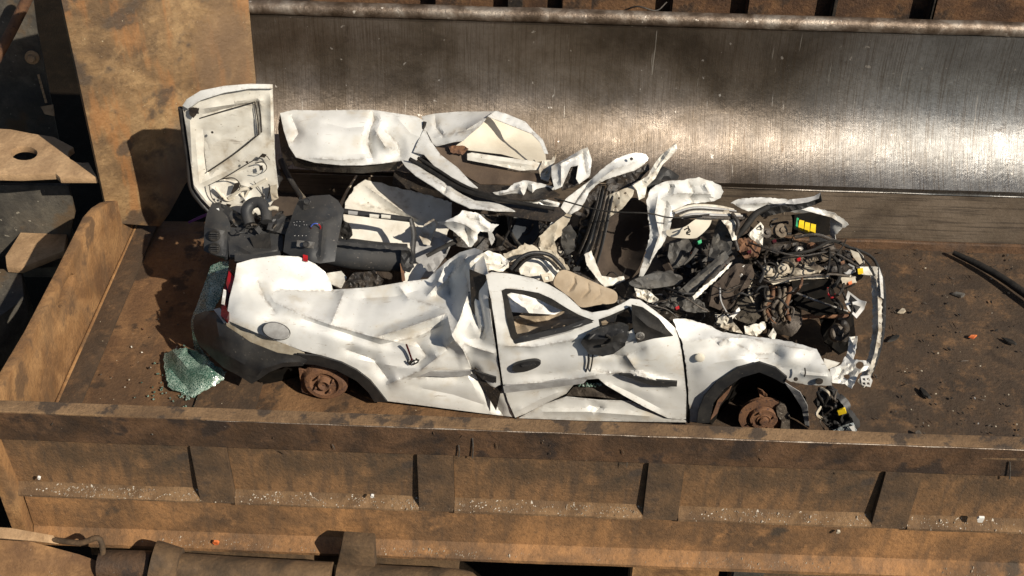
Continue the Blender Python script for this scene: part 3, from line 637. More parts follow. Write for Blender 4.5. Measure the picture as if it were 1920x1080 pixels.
# --- near rear quarter panel
quarter = [S(964, 782), S(905, 775, -.005), S(850, 768, -.005), S(790, 760), S(724, 752), S(704, 728, -.01), S(664, 692, -.015), S(610, 668, -.015), S(568, 658, -.01),
           S(500, 632, 0), S(424, 600, .05), (430, 560, .36), (440, 520, .44), (444, 494, .50), (475, 485, .58), (520, 479, .63), (560, 481, .65), (590, 494, .64), (610, 510, .62), (620, 528, .60), (624, 543, .56),
           (660, 541, .55), (700, 538, .54), (760, 528, .54), (802, 523, .55), (820, 505, .56), (840, 488, .56), (862, 473, .55), (890, 465, .52), (905, 470, .46), (915, 512, .26),
           (916, 560, .18), (922, 610, .10), S(930, 655), S(938, 715), S(952, 755)]
qin = [(512, 566, .32), (560, 588, .25), (620, 608, .20), (700, 630, .17), (790, 646, .15), (560, 520, .56), (630, 575, .38), (700, 584, .36), (770, 582, .36), (465, 560, .33), (480, 600, .20), (440, 575, .28),
       (845, 592, .27), (868, 560, .34), (850, 622, .17), (892, 590, .20), (902, 560, .20), (880, 518, .40), (850, 515, .50), (842, 545, .45), S(600, 640, .0), S(700, 672, .01), S(800, 690, .02), S(880, 690, .035), S(800, 735, -.01), S(880, 745, -.01), S(900, 650, .02)]
qf = [([(506, 552), (514, 566), (560, 588), (620, 609), (694, 630), (790, 652)], .022, 10), ([(508, 548), (530, 542), (580, 545), (645, 545)], -.035, 16), ([(620, 609), (632, 580), (646, 545)], .022, 12),
      ([(480, 520), (496, 560), (520, 590)], -.020, 16), ([(560, 596), (640, 622), (720, 648)], -.018, 14), ([(705, 632), (770, 612), (842, 586)], .050, 12), ([(712, 646), (780, 632), (836, 606)], -.035, 16),
      ([(838, 588), (848, 630), (862, 655)], .045, 12), ([(896, 476), (884, 530), (862, 598), (836, 650)], .055, 16), ([(872, 505), (884, 570), (900, 625)], -.03, 8), ([(884, 524), (900, 570), (908, 612), (902, 634), (880, 636)], -.022, 6),
      ([(835, 652), (852, 636), (868, 656), (884, 692)], .055, 13), ([(858, 640), (900, 655), (932, 664)], .022, 10), ([(724, 722), (790, 694), (838, 656)], .05, 16), ([(740, 712), (800, 706), (880, 704)], -.025, 14),
      ([(872, 660), (884, 690), (896, 706)], -.05, 12), ([(660, 672), (760, 690), (840, 690)], .012, 14), ([(760, 722), (850, 740), (935, 768)], -.015, 18), ([(892, 702), (920, 745), (944, 780)], -.035, 12),
      ([(640, 652), (700, 674), (732, 718)], -.022, 14), ([(834, 498), (818, 535), (800, 556)], .03, 10), ([(858, 484), (838, 530), (846, 560)], -.035, 10), ([(780, 640), (800, 668), (776, 686)], -.02, 14), ([(880, 476), (850, 510), (816, 546)], .035, 9), ([(745, 532), (765, 560), (840, 580)], .02, 10),
      ([(660, 560), (740, 556), (800, 540)], -.018, 20)]
qp = sheet('rear_quarter_panel', quarter, PAINT, car, inner=qin, folds=qf, crumple=.0025, cs=90, step=4.2, rand=8, seed=3, t=.004)
# fuel flap with its shut line
fc = U(515, 620, y=yn(515)-.012)
prism('fuel_flap', [U(515+25*math.cos(a)*.99+3, 621+15*math.sin(a)+4*math.cos(a), y=yn(515)+.003+.018*math.cos(a)-.022) for a in [2*math.pi*k/26 for k in range(26)]], (0, .012, .003), GREYP, qp, bevel=.002)
tube('flap_joint', [U(515+26*math.cos(a)+3, 621+16*math.sin(a)+4*math.cos(a), y=yn(515)-.016+.018*math.cos(a)) for a in [2*math.pi*k/24 for k in range(25)]], .0022, RUBBER, qp, seg=5, n=2)
sheet('side_moulding', [S(758, 693, -.008), S(800, 696, .004), S(850, 697, .004), S(885, 695, -.005), S(882, 704, .0), S(840, 707, .004), S(790, 705, .0), S(752, 703, -.008)], GREYP, car, t=.012, step=6)
sheet('side_moulding', [S(888, 694, -.02), S(906, 701, -.01), S(930, 708, -.01), S(930, 718, -.01), S(905, 712, 0)], PLAST, car, t=.01, step=6)
for k, pts in enumerate(([(762, 646, 0), (765, 654, 0), (770, 668, 0), (772, 675, 0)], [(772, 672, 0), (768, 682, 0), (764, 676, 0)], [(774, 684, 0), (784, 678, 0), (780, 672, 0)], [(768, 684, 0), (776, 676, 0), (786, 675, 0)])):
    T('torn_wire', [S(a, b, -.012) for a, b, c in pts], .0045 if k else .006, RUBBER if k else DRED, car, seg=6)
# beige seam below the quarter panel, rear bumper, arch trims
sheet('bumper_carrier', [S(424, 600, .04), S(500, 632, .01), S(568, 658, -.005), S(575, 668, 0), S(520, 664, .0), S(470, 645, .02), S(425, 618, .05)], SEAL, car, t=.004, step=6, crumple=.008, cs=20)
sheet('rear_bumper', [(362, 602, .46), (366, 590, .46), (385, 583, .42), (404, 586, .36), (425, 612, .22), S(470, 642, -.01), S(520, 662, -.03), S(560, 668, -.035), S(576, 676, -.03), S(568, 686, -.03), S(530, 688, -.035), S(505, 698, -.03),
      S(485, 712, -.02), S(472, 720, -.02), S(450, 706, -.01), S(420, 690, .02), (395, 668, .28), (372, 645, .40), (364, 625, .45)],
      PLAST, car, inner=[(390, 620, .32), (430, 650, .17), S(480, 675, -.04)], folds=[([(375, 640), (430, 668), (470, 690)], .02, 16), ([(404, 590), (412, 640)], .02, 12), ([(475, 716), (492, 692), (530, 680), (570, 678)], .015, 8)], t=.008, step=6)
sheet('number_plate_clip', [(400, 580, .40), (412, 577, .38), (430, 604, .22), (420, 606, .23)], GREYP, car, t=.006, step=5)
sheet('rear_arch_trim', [S(556, 664, -.03), S(600, 668, -.035), S(640, 680, -.04), S(668, 694, -.04), S(694, 714, -.04), S(712, 736, -.03), S(726, 754, -.02), S(702, 754, -.01), S(690, 735, -.02), S(668, 714, -.02), S(630, 694, -.02), S(590, 684, -.015), S(556, 682, -.01)], PLAST, car, t=.010, step=6)
sheet('wheel_house', [S(480, 700, .06), S(560, 672, .05), S(620, 676, .05), S(690, 715, .05), S(718, 752, .05), S(716, 790, .14), S(560, 775, .22), S(500, 745, .18)], DEEP, car, inner=[S(600, 720, .42), S(660, 735, .40)], t=.005, step=12)  # the well's deep shade is painted by the near-black colour
# rear drum and hub
def wheel_disc(px, py, y, rr, front):
    c = U(px, py, y=y)+Vector((0, .02, 0))
    if front:
        d = lathe('brake_disc', c, (-.05, -1, .04), [(-.05, rr*.55), (-.024, rr*.6), (-.024, rr), (-.016, rr), (-.016, rr*.7), (-.008, rr*.7), (-.008, rr), (0, rr), (.001, rr*.66), (-.004, rr*.64), (-.004, rr*.60), (.012, rr*.58), (.018, rr*.54)], RUST, car, seg=44, wob=.0008)
        lathe('hub', c, (-.05, -1, .04), [(.016, rr*.46), (.020, rr*.30), (.026, rr*.28), (.022, rr*.2), (.036, rr*.17), (.038, rr*.08)], RUST, d, seg=24, wob=.001)
    else:
        d = lathe('brake_drum', c, (-.03, -1, .02), [(-.06, rr*1.0), (-.02, rr*1.04), (-.01, rr*1.04), (.0, rr*.97), (.012, rr*.93), (.02, rr*.86), (.022, rr*.66), (.008, rr*.62), (.004, rr*.58), (.004, rr*.36), (.010, rr*.33)], RUST, car, seg=44, wob=.0008)
        lathe('hub', c, (-.03, -1, .02), [(.003, rr*.34), (.03, rr*.28), (.036, rr*.25), (.030, rr*.16), (.02, rr*.12)], RUST, d, seg=20, wob=.001)
    for k in range(4):
        a = k*1.571+.5; lathe('stud', c+Vector((math.cos(a)*rr*.45, -.026 if not front else -.022, math.sin(a)*rr*.45)), (-.03, -1, .02), [(-.02, .007), (.004, .007), (.012, .005)], RUST, d, seg=8)
    return d
wheel_disc(608, 721, yn(608)+.02, .132, False)
sheet('drum_backing', [S(560, 690, .05), S(585, 695, .04), S(585, 742, .04), S(566, 735, .05)], RUST, car, t=.01, crumple=.02, cs=14, step=5)
# tail lamp
sheet('tail_lamp', [(428, 504, .50), (442, 520, .46), (446, 540, .42), (440, 560, .38), (428, 590, .25), (424, 600, .21), (414, 592, .25), (416, 560, .38), (424, 530, .46)], DRED, car, t=.03, step=5)
tl = bpy.data.objects['tail_lamp']
sheet('red_lens', [(429, 508, .49), (441, 522, .45), (444, 538, .42), (440, 552, .39), (428, 548, .40), (424, 532, .45)], RED, tl, t=.012, step=5, inner=[(434, 530, .415)])
sheet('clear_lens_chip', [(419, 542, .40), (424, 544, .39), (421, 572, .31), (415, 570, .32)], WHITEP, tl, t=.006, step=4, crumple=.01, cs=6)
sheet('rear_corner_post', [(612, 512, .68), (640, 508, .74), (650, 520, .66), (640, 540, .57), (620, 532, .60)], INNER, car, t=.005, crumple=.01, cs=20)
# --- near door
DG = -.012
door_out = [S(966, 783, DG), S(952, 752, DG), S(943, 720, DG), S(936, 670, DG), (930, 620, .10), (922, 570, .155), (914, 530, .20), (911, 515, .215), (922, 510, .22), (960, 514, .225), (1000, 522, .22), (1030, 534, .205), (1060, 552, .18), (1084, 574, .15),
            (1090, 580, .145), (1110, 586, .13), (1140, 581, .13), (1165, 570, .15), (1182, 560, .165), (1200, 562, .16), (1225, 580, .13), (1250, 600, .10), (1266, 615, .08), S(1276, 645, .012), S(1282, 690, -.005), S(1287, 740, -.005), S(1286, 786, 0), S(1270, 786, 0), S(1252, 784, -.005),
            S(1210, 764, -.03), S(1170, 742, -.04), S(1136, 722, -.05), S(1122, 710, -.055), S(1098, 712, -.03), S(1075, 722, -.01), S(1062, 738, .0), S(1020, 758, .0), S(985, 776, -.005)]
win = [(940, 545), (948, 541), (975, 543), (1010, 549), (1035, 560), (1060, 576), (1085, 590), (1114, 601), (1090, 613), (1040, 628), (1000, 638), (966, 645), (958, 632), (950, 600)]
mir = [(1096, 645), (1104, 628), (1124, 612), (1122, 599), (1142, 592), (1165, 582), (1180, 575), (1190, 592), (1194, 612), (1180, 622), (1172, 648), (1150, 664), (1130, 668), (1106, 662)]
doorin = [S(1000, 650, 0), S(1060, 636, .005), S(980, 690, -.015), S(1060, 690, -.02), S(1130, 690, -.03), S(1200, 670, -.045), S(1240, 640, -.03), S(1240, 720, .0), S(1200, 735, -.015), (1130, 590, .12), (1225, 600, .09), S(1000, 735, .0)]
doorf = [([(940, 648), (1000, 650), (1060, 640), (1100, 632)], .02, 10), ([(946, 722), (1060, 714), (1120, 702), (1165, 698), (1215, 712), (1268, 722)], .035, 12), ([(1100, 690), (1150, 700), (1190, 705), (1240, 722)], -.03, 18),
         ([(1120, 660), (1170, 668), (1215, 650)], -.02, 20), ([(1170, 660), (1190, 690), (1220, 712)], .02, 14), ([(960, 776), (1010, 750), (1060, 730)], .018, 12), ([(1130, 712), (1180, 735), (1250, 772)], -.015, 16), ([(1175, 700), (1210, 708), (1266, 722)], .03, 7)]
dr = sheet('front_door', door_out, PAINT, car, inner=doorin, holes=[win, mir], folds=doorf, crumple=.002, cs=80, step=4.5, rand=6, seed=8, t=.006)
# window rubber round the opening
def frame(name, loop, wd, yf, m, par, t=.012):
    c = np.mean(np.array(loop), 0); outl = [(x, y, yf(x, y)) for x, y in loop]
    inn = []
    for x, y in loop:
        d = np.array((x, y))-c; L = np.hypot(*d); q = c+d*(1-wd/L); inn.append(tuple(q))
    return sheet(name, outl, m, par, holes=[inn], step=4, t=t)
dyf = tps([p[:3] for p in door_out]+doorin)
frame('window_rubber', win, 13, lambda x, y: float(dyf([(x, y)])[0])+.004, RUBBER, dr)
sheet('window_ledge', [(958, 634, .115), (1000, 626, .11), (1060, 612, .11), (1100, 598, .12), (1112, 604, .10), (1060, 622, .09), (1000, 636, .09), (966, 644, .085)], PLAST, dr, t=.012, step=6)
sheet('glass_remnant', [(1000, 634, .10), (1040, 624, .10), (1085, 610, .10), (1092, 607, .10), (1070, 622, .10), (1020, 635, .10)], GREYP, dr, t=.004, step=5)
frame('mirror_opening_edge', mir, 6, lambda x, y: float(dyf([(x, y)])[0])+.006, RUBBER, dr)
hd = sheet('door_handle', [S(960, 690, -.03), S(968, 683, -.034), S(990, 677, -.036), S(1006, 676, -.036), S(1014, 681, -.034), S(1006, 689, -.034), S(985, 697, -.034), S(966, 698, -.032)], PLAST, dr, curve=True, t=.018, step=4, inner=[S(988, 687, -.045)])
sheet('grip', [S(976, 685, -.044), S(1002, 681, -.044), S(1004, 684, -.044), S(980, 688, -.044)], DASH, hd, t=.006, step=4)
sheet('side_moulding', [S(943, 724, -.03), S(1000, 718, -.035), S(1060, 712, -.045), S(1102, 710, -.045), S(1094, 719, -.045), S(1040, 726, -.035), S(990, 732, -.03), S(946, 737, -.028)], GREYP, dr, t=.012, step=6)
sheet('side_moulding', [S(1160, 702, -.055), S(1185, 702, -.055), S(1215, 712, -.055), S(1270, 716, -.045), S(1269, 725, -.045), S(1225, 724, -.055), S(1190, 712, -.055)], PLAST, dr, t=.012, step=6)
mt = sheet('mirror_triangle', [(1184, 572, .11), (1205, 577, .10), (1235, 598, .07), (1262, 630, .02), (1225, 635, .02), (1195, 643, .015), (1186, 612, .06)], RUBBER, dr, t=.014, step=5, folds=[([(1190, 590), (1215, 612), (1250, 628)], .012, 8)])
lathe('lock_disc', U(1200, 630, y=.008), (0, -1, .3), [(0, .026), (.004, .026), (.006, .018), (.004, .014), (.010, .010)], STEEL, mt, seg=18)
sheet('trim_flap', [S(1188, 640, -.03), S(1200, 636, -.03), S(1190, 620, .0), S(1175, 622, .0), S(1172, 645, -.02)], GREYP, dr, t=.004, step=4)
prng = random.Random(11)
for k in range(5):
    a = (prng.uniform(1108, 1155), prng.uniform(622, 652)); T('mirror_cable', [(a[0], a[1], .03), (a[0]+prng.uniform(-14, 20), a[1]-prng.uniform(-8, 10), .0), (a[0]+prng.uniform(-10, 22), a[1]+prng.uniform(-8, 6), .02)], prng.uniform(.003, .008), prng.choice((RUBBER, PLAST, STEEL, GRIME_SHADE)), dr, seg=6)
sheet('mirror_shell', [(1088, 642, .04), (1100, 626, .05), (1128, 614, .06), (1160, 606, .06), (1178, 612, .05), (1174, 640, .02), (1156, 660, .01), (1130, 668, .01), (1104, 664, .02)], PLAST, dr, t=.025, crumple=.007, cs=24, step=4, rag=.6, folds=[([(1096, 636), (1135, 636), (1170, 622)], .03, 8)])
for q in ([(1104, 664), (1102, 684), (1096, 710), (1098, 726)], [(1112, 664), (1108, 690), (1100, 712), (1090, 722)]):
    T('hanging_cable', [S(a, b, -.036) for a, b in q], .0042, RUBBER, dr, seg=6)
sheet('impact_bar', [S(1062, 742, .035), S(1075, 726, .035), S(1130, 722, .035), S(1180, 745, .035), S(1180, 752, .035), S(1120, 744, .035)], CAST, car, t=.02, step=6, crumple=.01, cs=18)
for k in range(16): T('glass_crumb', [S(1085+k*2.6, 722+prng.uniform(-3, 4), .02), S(1088+k*2.6, 721+prng.uniform(-3, 4), .02)], .006, GLASS, car, seg=5, n=1)
sheet('sill', [S(972, 784, .01), S(1020, 758, .015), S(1062, 744, .02), S(1120, 750, .02), S(1180, 752, .02), S(1220, 770, .015), S(1290, 790, .012), S(1290, 792, .016), S(1100, 789, .012)], PAINT, car, t=.006, step=6, folds=[([(1000, 772), (1100, 772), (1240, 782)], .014, 8), ([(1100, 760), (1125, 764), (1112, 775)], -.015, 8)], crumple=.003, cs=30)
T('door_shut_line', [S(918, 560, .05), S(930, 650, .015), S(944, 720, .012), S(968, 786, .01)], .009, RUBBER, car, seg=6)
T('door_shut_line', [S(1276, 640, .03), S(1287, 700, .016), S(1291, 792, .016)], .009, RUBBER, car, seg=6)
# what shows through the door window
sheet('seat_cushion', [(955, 595, .42), (1000, 586, .46), (1060, 578, .48), (1100, 590, .42), (1110, 606, .36), (1040, 622, .30), (970, 632, .28)], CLOTH, car, t=.03, step=6, folds=[([(960, 612), (1040, 600), (1105, 594)], -.02, 8)], crumple=.02, cs=30)
sheet('inner_trim', [(948, 545, .44), (1000, 552, .46), (1060, 580, .46), (1040, 590, .40), (960, 585, .36)], WHITEP, car, t=.006, step=8, crumple=.02, cs=30)
# --- front wing
wing = [(1262, 598, .12), (1290, 598, .16), (1330, 610, .17), (1352, 622, .15), (1400, 629, .14), (1440, 634, .12), (1480, 640, .09), (1510, 648, .06), (1532, 655, .02), (1540, 672, -.03), (1552, 690, -.06), (1560, 706, -.07), (1560, 723, -.06), (1520, 722, -.04), (1494, 718, -.04),
        S(1478, 714, -.03), S(1455, 698, -.03), S(1425, 686, -.03), S(1390, 694, -.03), S(1355, 714, -.03), S(1330, 742, -.03), S(1318, 770, -.02), S(1313, 792, -.01), S(1294, 791), S(1291, 740), S(1287, 690), S(1280, 645, .01), (1268, 618, .08)]
wg = sheet('front_wing', wing, PAINT, car, inner=[S(1330, 700, -.02), S(1310, 740, -.01), (1320, 645, .06), (1400, 655, .02), (1480, 668, -.02), (1340, 625, .13), (1440, 645, .08), (1520, 690, -.06)],
      folds=[([(1282, 640), (1340, 634), (1400, 634), (1530, 660)], .022, 14), ([(1370, 640), (1420, 665), (1450, 660), (1470, 672)], -.025, 16), ([(1345, 645), (1362, 636), (1374, 640)], .02, 8), ([(1400, 668), (1470, 690), (1540, 700)], -.012, 16), ([(1500, 702), (1556, 706)], .012, 6), ([(1300, 700), (1340, 680), (1400, 672)], .012, 16)],
      crumple=.003, cs=70, step=4.5, rand=7, seed=5, t=.004, rag=.8)
lathe('side_repeater', U(1312, 671, y=yn(1312)-.022), (-.1, -1, .2), [(-.004, .027), (.002, .026), (.006, .02), (.008, .01)], CREAM, wg, seg=22)
lathe('lamp_hole', U(1536, 715, y=-.074), (0, -1, .1), [(-.004, .021), (.002, .021), (.003, .014)], GRIME_SHADE, wg, seg=18)
lathe('lamp_hole', U(1492, 711, y=yn(1492)-.075), (0, -1, .1), [(-.004, .012), (.002, .012), (.003, .008)], GRIME_SHADE, wg, seg=14)
T('wing_split', [(1509, 690, -.075), (1510, 700, -.08), (1508, 706, -.08)], .004, GRIME_SHADE, wg, seg=5)
sheet('front_arch_trim', [S(1307, 793, -.03), S(1310, 770, -.035), S(1320, 744, -.04), S(1345, 716, -.045), S(1385, 690, -.05), S(1424, 680, -.05), S(1454, 690, -.05), S(1476, 708, -.045), S(1470, 720, -.04), S(1448, 708, -.04), S(1424, 698, -.04), S(1390, 708, -.04), S(1358, 730, -.035), S(1338, 756, -.03), S(1330, 793, -.02)], PLAST, car, t=.012, step=5)
sheet('wheel_house', [S(1330, 790, .02), S(1345, 745, .03), S(1390, 705, .03), S(1425, 695, .03), S(1470, 716, .03), S(1510, 745, .03), S(1518, 815, .10), S(1500, 840, .35), S(1360, 835, .40)], DEEP, car, inner=[S(1430, 760, .55), S(1390, 760, .5), S(1480, 770, .5)], t=.005, step=12)  # front well, its shade likewise given by the black colour
sheet('arch_liner', [S(1332, 788, .0), S(1346, 750, .0), S(1372, 724, .0), S(1366, 738, .02), S(1350, 760, .03), S(1345, 775, .05)], RUST, car, t=.005, step=5, crumple=.01, cs=12)
sheet('arch_liner', [S(1470, 716, -.02), S(1500, 735, -.02), S(1514, 760, -.02), S(1517, 800, -.01), S(1510, 798, .0), S(1503, 765, .0), S(1488, 740, .0)], GREYP, car, t=.005, step=5, crumple=.008, cs=16)
wheel_disc(1432, 788, .045, .140, True)
sheet('brake_caliper', [(1455, 764, .05), (1464, 756, .055), (1474, 760, .06), (1481, 780, .05), (1481, 804, .035), (1472, 813, .03), (1463, 808, .03), (1466, 790, .035), (1458, 780, .04)], CAST, car, t=.03, crumple=.008, cs=14, step=4)
sheet('splash_shield', [(1420, 728, .12), (1430, 732, .12), (1438, 740, .12), (1440, 756, .11), (1430, 762, .11)], RUST, car, t=.006, crumple=.015, cs=10, step=5)
sheet('bonnet_remnant', [(1266, 600, .16), (1300, 606, .18), (1345, 622, .18), (1352, 628, .16), (1300, 622, .12), (1280, 626, .10)], PAINT, car, t=.006, step=5, crumple=.01, cs=20)
# --- front end hoop, lamp mount, crushed head lamp
hoop = [Z(1585, 462, .46), Z(1612, 470, .44), Z(1636, 484, .42), Z(1648, 505, .42), Z(1657, 540, .42), Z(1657, 600, .42), Z(1652, 640, .42), Z(1640, 680, .42), Z(1622, 722, .44)]
T('bumper_hoop', hoop, [.010, .010, .011, .011, .012], PLAST, car, seg=8, flat=1.4)
sheet('bumper_face', [Z(1632, 502, .47), Z(1645, 500, .48), Z(1652, 540, .47), Z(1655, 600, .47), Z(1650, 645, .47), Z(1638, 690, .47), Z(1621, 726, .49), Z(1608, 716, .45), Z(1622, 690, .44), Z(1634, 640, .44), Z(1637, 590, .44), Z(1634, 540, .45)], TORN, car, t=.008, step=4, crumple=.02, cs=20, rag=1.5, seed=2, folds=[([(1642, 505), (1646, 560), (1647, 620), (1640, 660), (1622, 715)], .02, 6)])
sheet('bumper_face', [Z(1648, 500, .47), Z(1655, 520, .47), Z(1657, 560, .47), Z(1652, 556, .49), Z(1649, 520, .49)], PAINT, car, t=.006, step=4, crumple=.01, cs=14)
sheet('radiator_support', [Z(1590, 465, .42), Z(1606, 468, .46), Z(1618, 480, .48), Z(1620, 494, .46), Z(1606, 488, .4), Z(1600, 474, .38)], INNER, car, t=.006, step=5, crumple=.02, cs=16)
sheet('radiator_support', [Z(1612, 500, .50), Z(1640, 500, .46), Z(1642, 516, .46), Z(1616, 514, .5)], INNER, car, t=.006, step=5, crumple=.01, cs=16)
sheet('yellow_clip', [Z(1608, 504, .52), Z(1618, 502, .52), Z(1619, 512, .52), Z(1609, 514, .52)], YEL, car, t=.006, step=5)
sheet('lamp_mount', [(1592, 632, .22), (1608, 630, .22), (1604, 660, .12), (1600, 674, .08), (1624, 676, .05), (1632, 684, .03), (1630, 692, .0), (1610, 700, -.03), (1604, 714, -.06), (1596, 728, -.08), (1584, 720, -.06), (1560, 718, -.06), (1556, 700, -.04), (1556, 692, .0), (1576, 684, .06), (1588, 662, .14)], PAINT, car, t=.006, step=5,
      crumple=.02, cs=20, holes=[[(1612+8*math.cos(a), 685+7*math.sin(a)) for a in [2*math.pi*k/12 for k in range(12)]], [(1588+6*math.cos(a), 706+5*math.sin(a)) for a in [2*math.pi*k/10 for k in range(10)]]], rag=.8)
sheet('crossmember', [(1545, 672, .10), (1575, 680, .08), (1560, 692, .02), (1545, 690, .02)], INNER, car, t=.006, step=5)
T('brace', [Z(1622, 694, .40), Z(1640, 668, .40), Z(1650, 650, .42)], .010, PLAST, car, seg=6)
gr = sheet('grille_corner', [(1614, 706, -.09), (1630, 704, -.09), (1636, 714, -.10), (1632, 726, -.10), (1616, 722, -.10)], WHITEP, car, t=.008, step=4, holes=[[(1617+a*8, 709+b*8), (1622+a*8, 709+b*8), (1623+a*8, 714+b*8), (1618+a*8, 714+b*8)] for a in (0, 1) for b in (0, 1)])
hl = sheet('crushed_head_lamp', [(1530, 735, .06), (1552, 724, .04), (1565, 740, .0), (1580, 760, -.04), (1598, 785, -.08), (1606, 806, -.10), (1600, 820, -.11), (1575, 818, -.09), (1550, 800, -.04), (1535, 780, .02)], PLAST, car, t=.04, crumple=.05, cs=18, step=5, rag=1)
sheet('lens_shard', [(1560, 808, -.12), (1582, 798, -.13), (1600, 792, -.14), (1607, 808, -.14), (1604, 821, -.13), (1578, 818, -.12)], LENS, hl, t=.004, crumple=.02, cs=12, step=5)
sheet('lens_shard', [(1592, 800, -.15), (1602, 798, -.15), (1605, 818, -.15), (1598, 808, -.15)], WHITEP, hl, t=.003, step=4)
sheet('orange_bulb_tag', [(1570, 770, -.10), (1584, 766, -.11), (1587, 775, -.11), (1573, 779, -.10)], YEL, hl, t=.01, step=4)
for k in range(10):
    a = (prng.uniform(1535, 1575), prng.uniform(725, 790)); T('lamp_wire', [(a[0], a[1], -.02), (a[0]+prng.uniform(-15, 15), a[1]+prng.uniform(5, 20), -.07), (a[0]+prng.uniform(-10, 25), a[1]+prng.uniform(15, 30), -.05)], prng.uniform(.003, .009), prng.choice((RUBBER, CAST, PLAST, SEAL)), hl, seg=6)

# --- far wing, wiper cowl, fuse box
sheet('far_wing', [Z(1370, 380, .62), Z(1384, 373, .64), Z(1420, 370, .66), Z(1470, 372, .66), Z(1500, 384, .64), Z(1530, 390, .62), Z(1560, 398, .60), Z(1578, 408, .58), Z(1591, 422, .54), Z(1580, 428, .50), Z(1566, 440, .46), Z(1566, 452, .42), Z(1574, 458, .38), Z(1562, 454, .38), Z(1556, 440, .42), Z(1556, 424, .48), Z(1544, 406, .54), Z(1510, 400, .58), Z(1460, 396, .6), Z(1400, 396, .6)], PAINT, car, t=.006, step=4, crumple=.008, cs=26, rag=1, seed=4, folds=[([(1380, 384), (1440, 380), (1500, 392), (1560, 408), (1585, 424)], .03, 7)])
sheet('scuttle_panel', [Z(1420, 398, .64), Z(1440, 390, .70), Z(1470, 384, .72), Z(1500, 378, .72), Z(1520, 376, .72), Z(1528, 366, .76), Z(1538, 361, .80), Z(1541, 378, .74), Z(1528, 384, .70), Z(1506, 392, .66), Z(1470, 398, .64), Z(1430, 408, .6)], PLAST, car, t=.008, step=5, crumple=.02, cs=22)
sheet('scuttle_edge', [Z(1472, 382, .74), Z(1480, 374, .76), Z(1510, 371, .76), Z(1526, 368, .77), Z(1538, 361, .81), Z(1535, 372, .77), Z(1515, 379, .75), Z(1490, 383, .74)], GREYP, car, t=.006, step=5, crumple=.01, cs=22)
fb = sheet('fuse_box', [Z(1490, 402, .62), Z(1520, 398, .62), Z(1556, 408, .60), Z(1556, 440, .52), Z(1530, 442, .52), Z(1488, 432, .55)], DEEP, car, t=.05, step=6, crumple=.012, cs=30)
for k, (x, y) in enumerate(((1499, 412), (1510, 416), (1521, 419))):
    p = sheet('relay', [Z(x, y, .665), Z(x+9, y+2, .665), Z(x+8, y+17, .64), Z(x-2, y+14, .64)], YEL, fb, t=.035, step=4)
sheet('green_fuse', [Z(1494, 408, .66), Z(1498, 409, .66), Z(1496, 425, .64), Z(1492, 424, .64)], GREEN, fb, t=.02, step=4)
sheet('battery_tray', [Z(1516, 440, .5), Z(1560, 447, .48), Z(1556, 462, .44), Z(1520, 456, .44)], PLAST, car, t=.03, step=6)

# --- engine bay: cables, castings and torn brackets
def junk(name, region, zr, n, mats, seed, smin, smax, parent, stuff=True):
    rg = random.Random(seed); made = 0; xs = [p[0] for p in region]; ys = [p[1] for p in region]; V, F, MI = [], [], []
    while made < n:
        q = (rg.uniform(min(xs), max(xs)), rg.uniform(min(ys), max(ys)))
        if not inpoly(np.array([q]), region)[0]: continue
        c = U(*q, z=rg.uniform(*zr)); s = rg.uniform(smin, smax); kd = rg.random(); mi = rg.randrange(len(mats)); made += 1; f0 = len(F)
        if kd < .45:          # bent strip or hose
            d = Vector((rg.uniform(-1, 1), rg.uniform(-1, 1), rg.uniform(-.5, .7))).normalized()
            tube_mesh([c-d*s*1.4, c+Vector((rg.uniform(-s, s), rg.uniform(-s, s), rg.uniform(0, s))), c+d*s*1.4], [s*.22*rg.uniform(.5, 1.2)], 6, 3, V, F, flat=rg.choice((1, 1, .4)))
        else:                 # broken casting or bracket
            b = len(V); X = Vector((rg.uniform(-1, 1), rg.uniform(-1, 1), rg.uniform(-1, 1))).normalized(); Y = X.orthogonal().normalized(); Zv = X.cross(Y)
            e = (s, s*rg.uniform(.4, 1), s*rg.uniform(.08, .6))
            for i in (-1, 1):
                for j in (-1, 1):
                    for k in (-1, 1):
                        V.append(c+X*i*e[0]*rg.uniform(.6, 1.1)*.7+Y*j*e[1]*rg.uniform(.6, 1.1)*.7+Zv*k*e[2]*rg.uniform(.6, 1.1)*.7)
            for f in ((0, 1, 3, 2), (4, 6, 7, 5), (0, 4, 5, 1), (2, 3, 7, 6), (0, 2, 6, 4), (1, 5, 7, 3)): F.append(tuple(b+i for i in f))
        MI += [mi]*(len(F)-f0)
    o = link(name, V, F, mats, parent, smooth=40)
    for p, i in zip(o.data.polygons, MI): p.material_index = i
    if stuff: kind(o, 'stuff')
    return o
bay = [(1375, 400), (1420, 395), (1490, 400), (1560, 450), (1600, 480), (1620, 520), (1615, 560), (1580, 570), (1545, 560), (1480, 560), (1440, 600), (1400, 600), (1385, 560), (1360, 520), (1350, 450)]
sheet('engine_block', [Z(1420, 540, .34), Z(1470, 520, .40), Z(1490, 560, .36), Z(1480, 600, .30), Z(1470, 612, .26), Z(1440, 606, .26), Z(1425, 580, .28)], CAST, car, t=.08, step=6, crumple=.09, cs=16, rag=1, seed=6)
sheet('engine_head', [Z(1400, 450, .48), Z(1450, 440, .50), Z(1530, 460, .48), Z(1590, 470, .44), Z(1610, 510, .42), Z(1570, 525, .42), Z(1500, 515, .42), Z(1440, 510, .44), Z(1405, 490, .45)], GRIME_SHADE, car, t=.06, step=6, crumple=.10, cs=18, rag=1, seed=7)
sheet('battery_shelf', [Z(1440, 526, .52), Z(1500, 516, .52), Z(1556, 516, .52), Z(1552, 522, .50), Z(1500, 524, .50), Z(1450, 534, .5)], SEAL, car, t=.012, step=5, crumple=.015, cs=18)
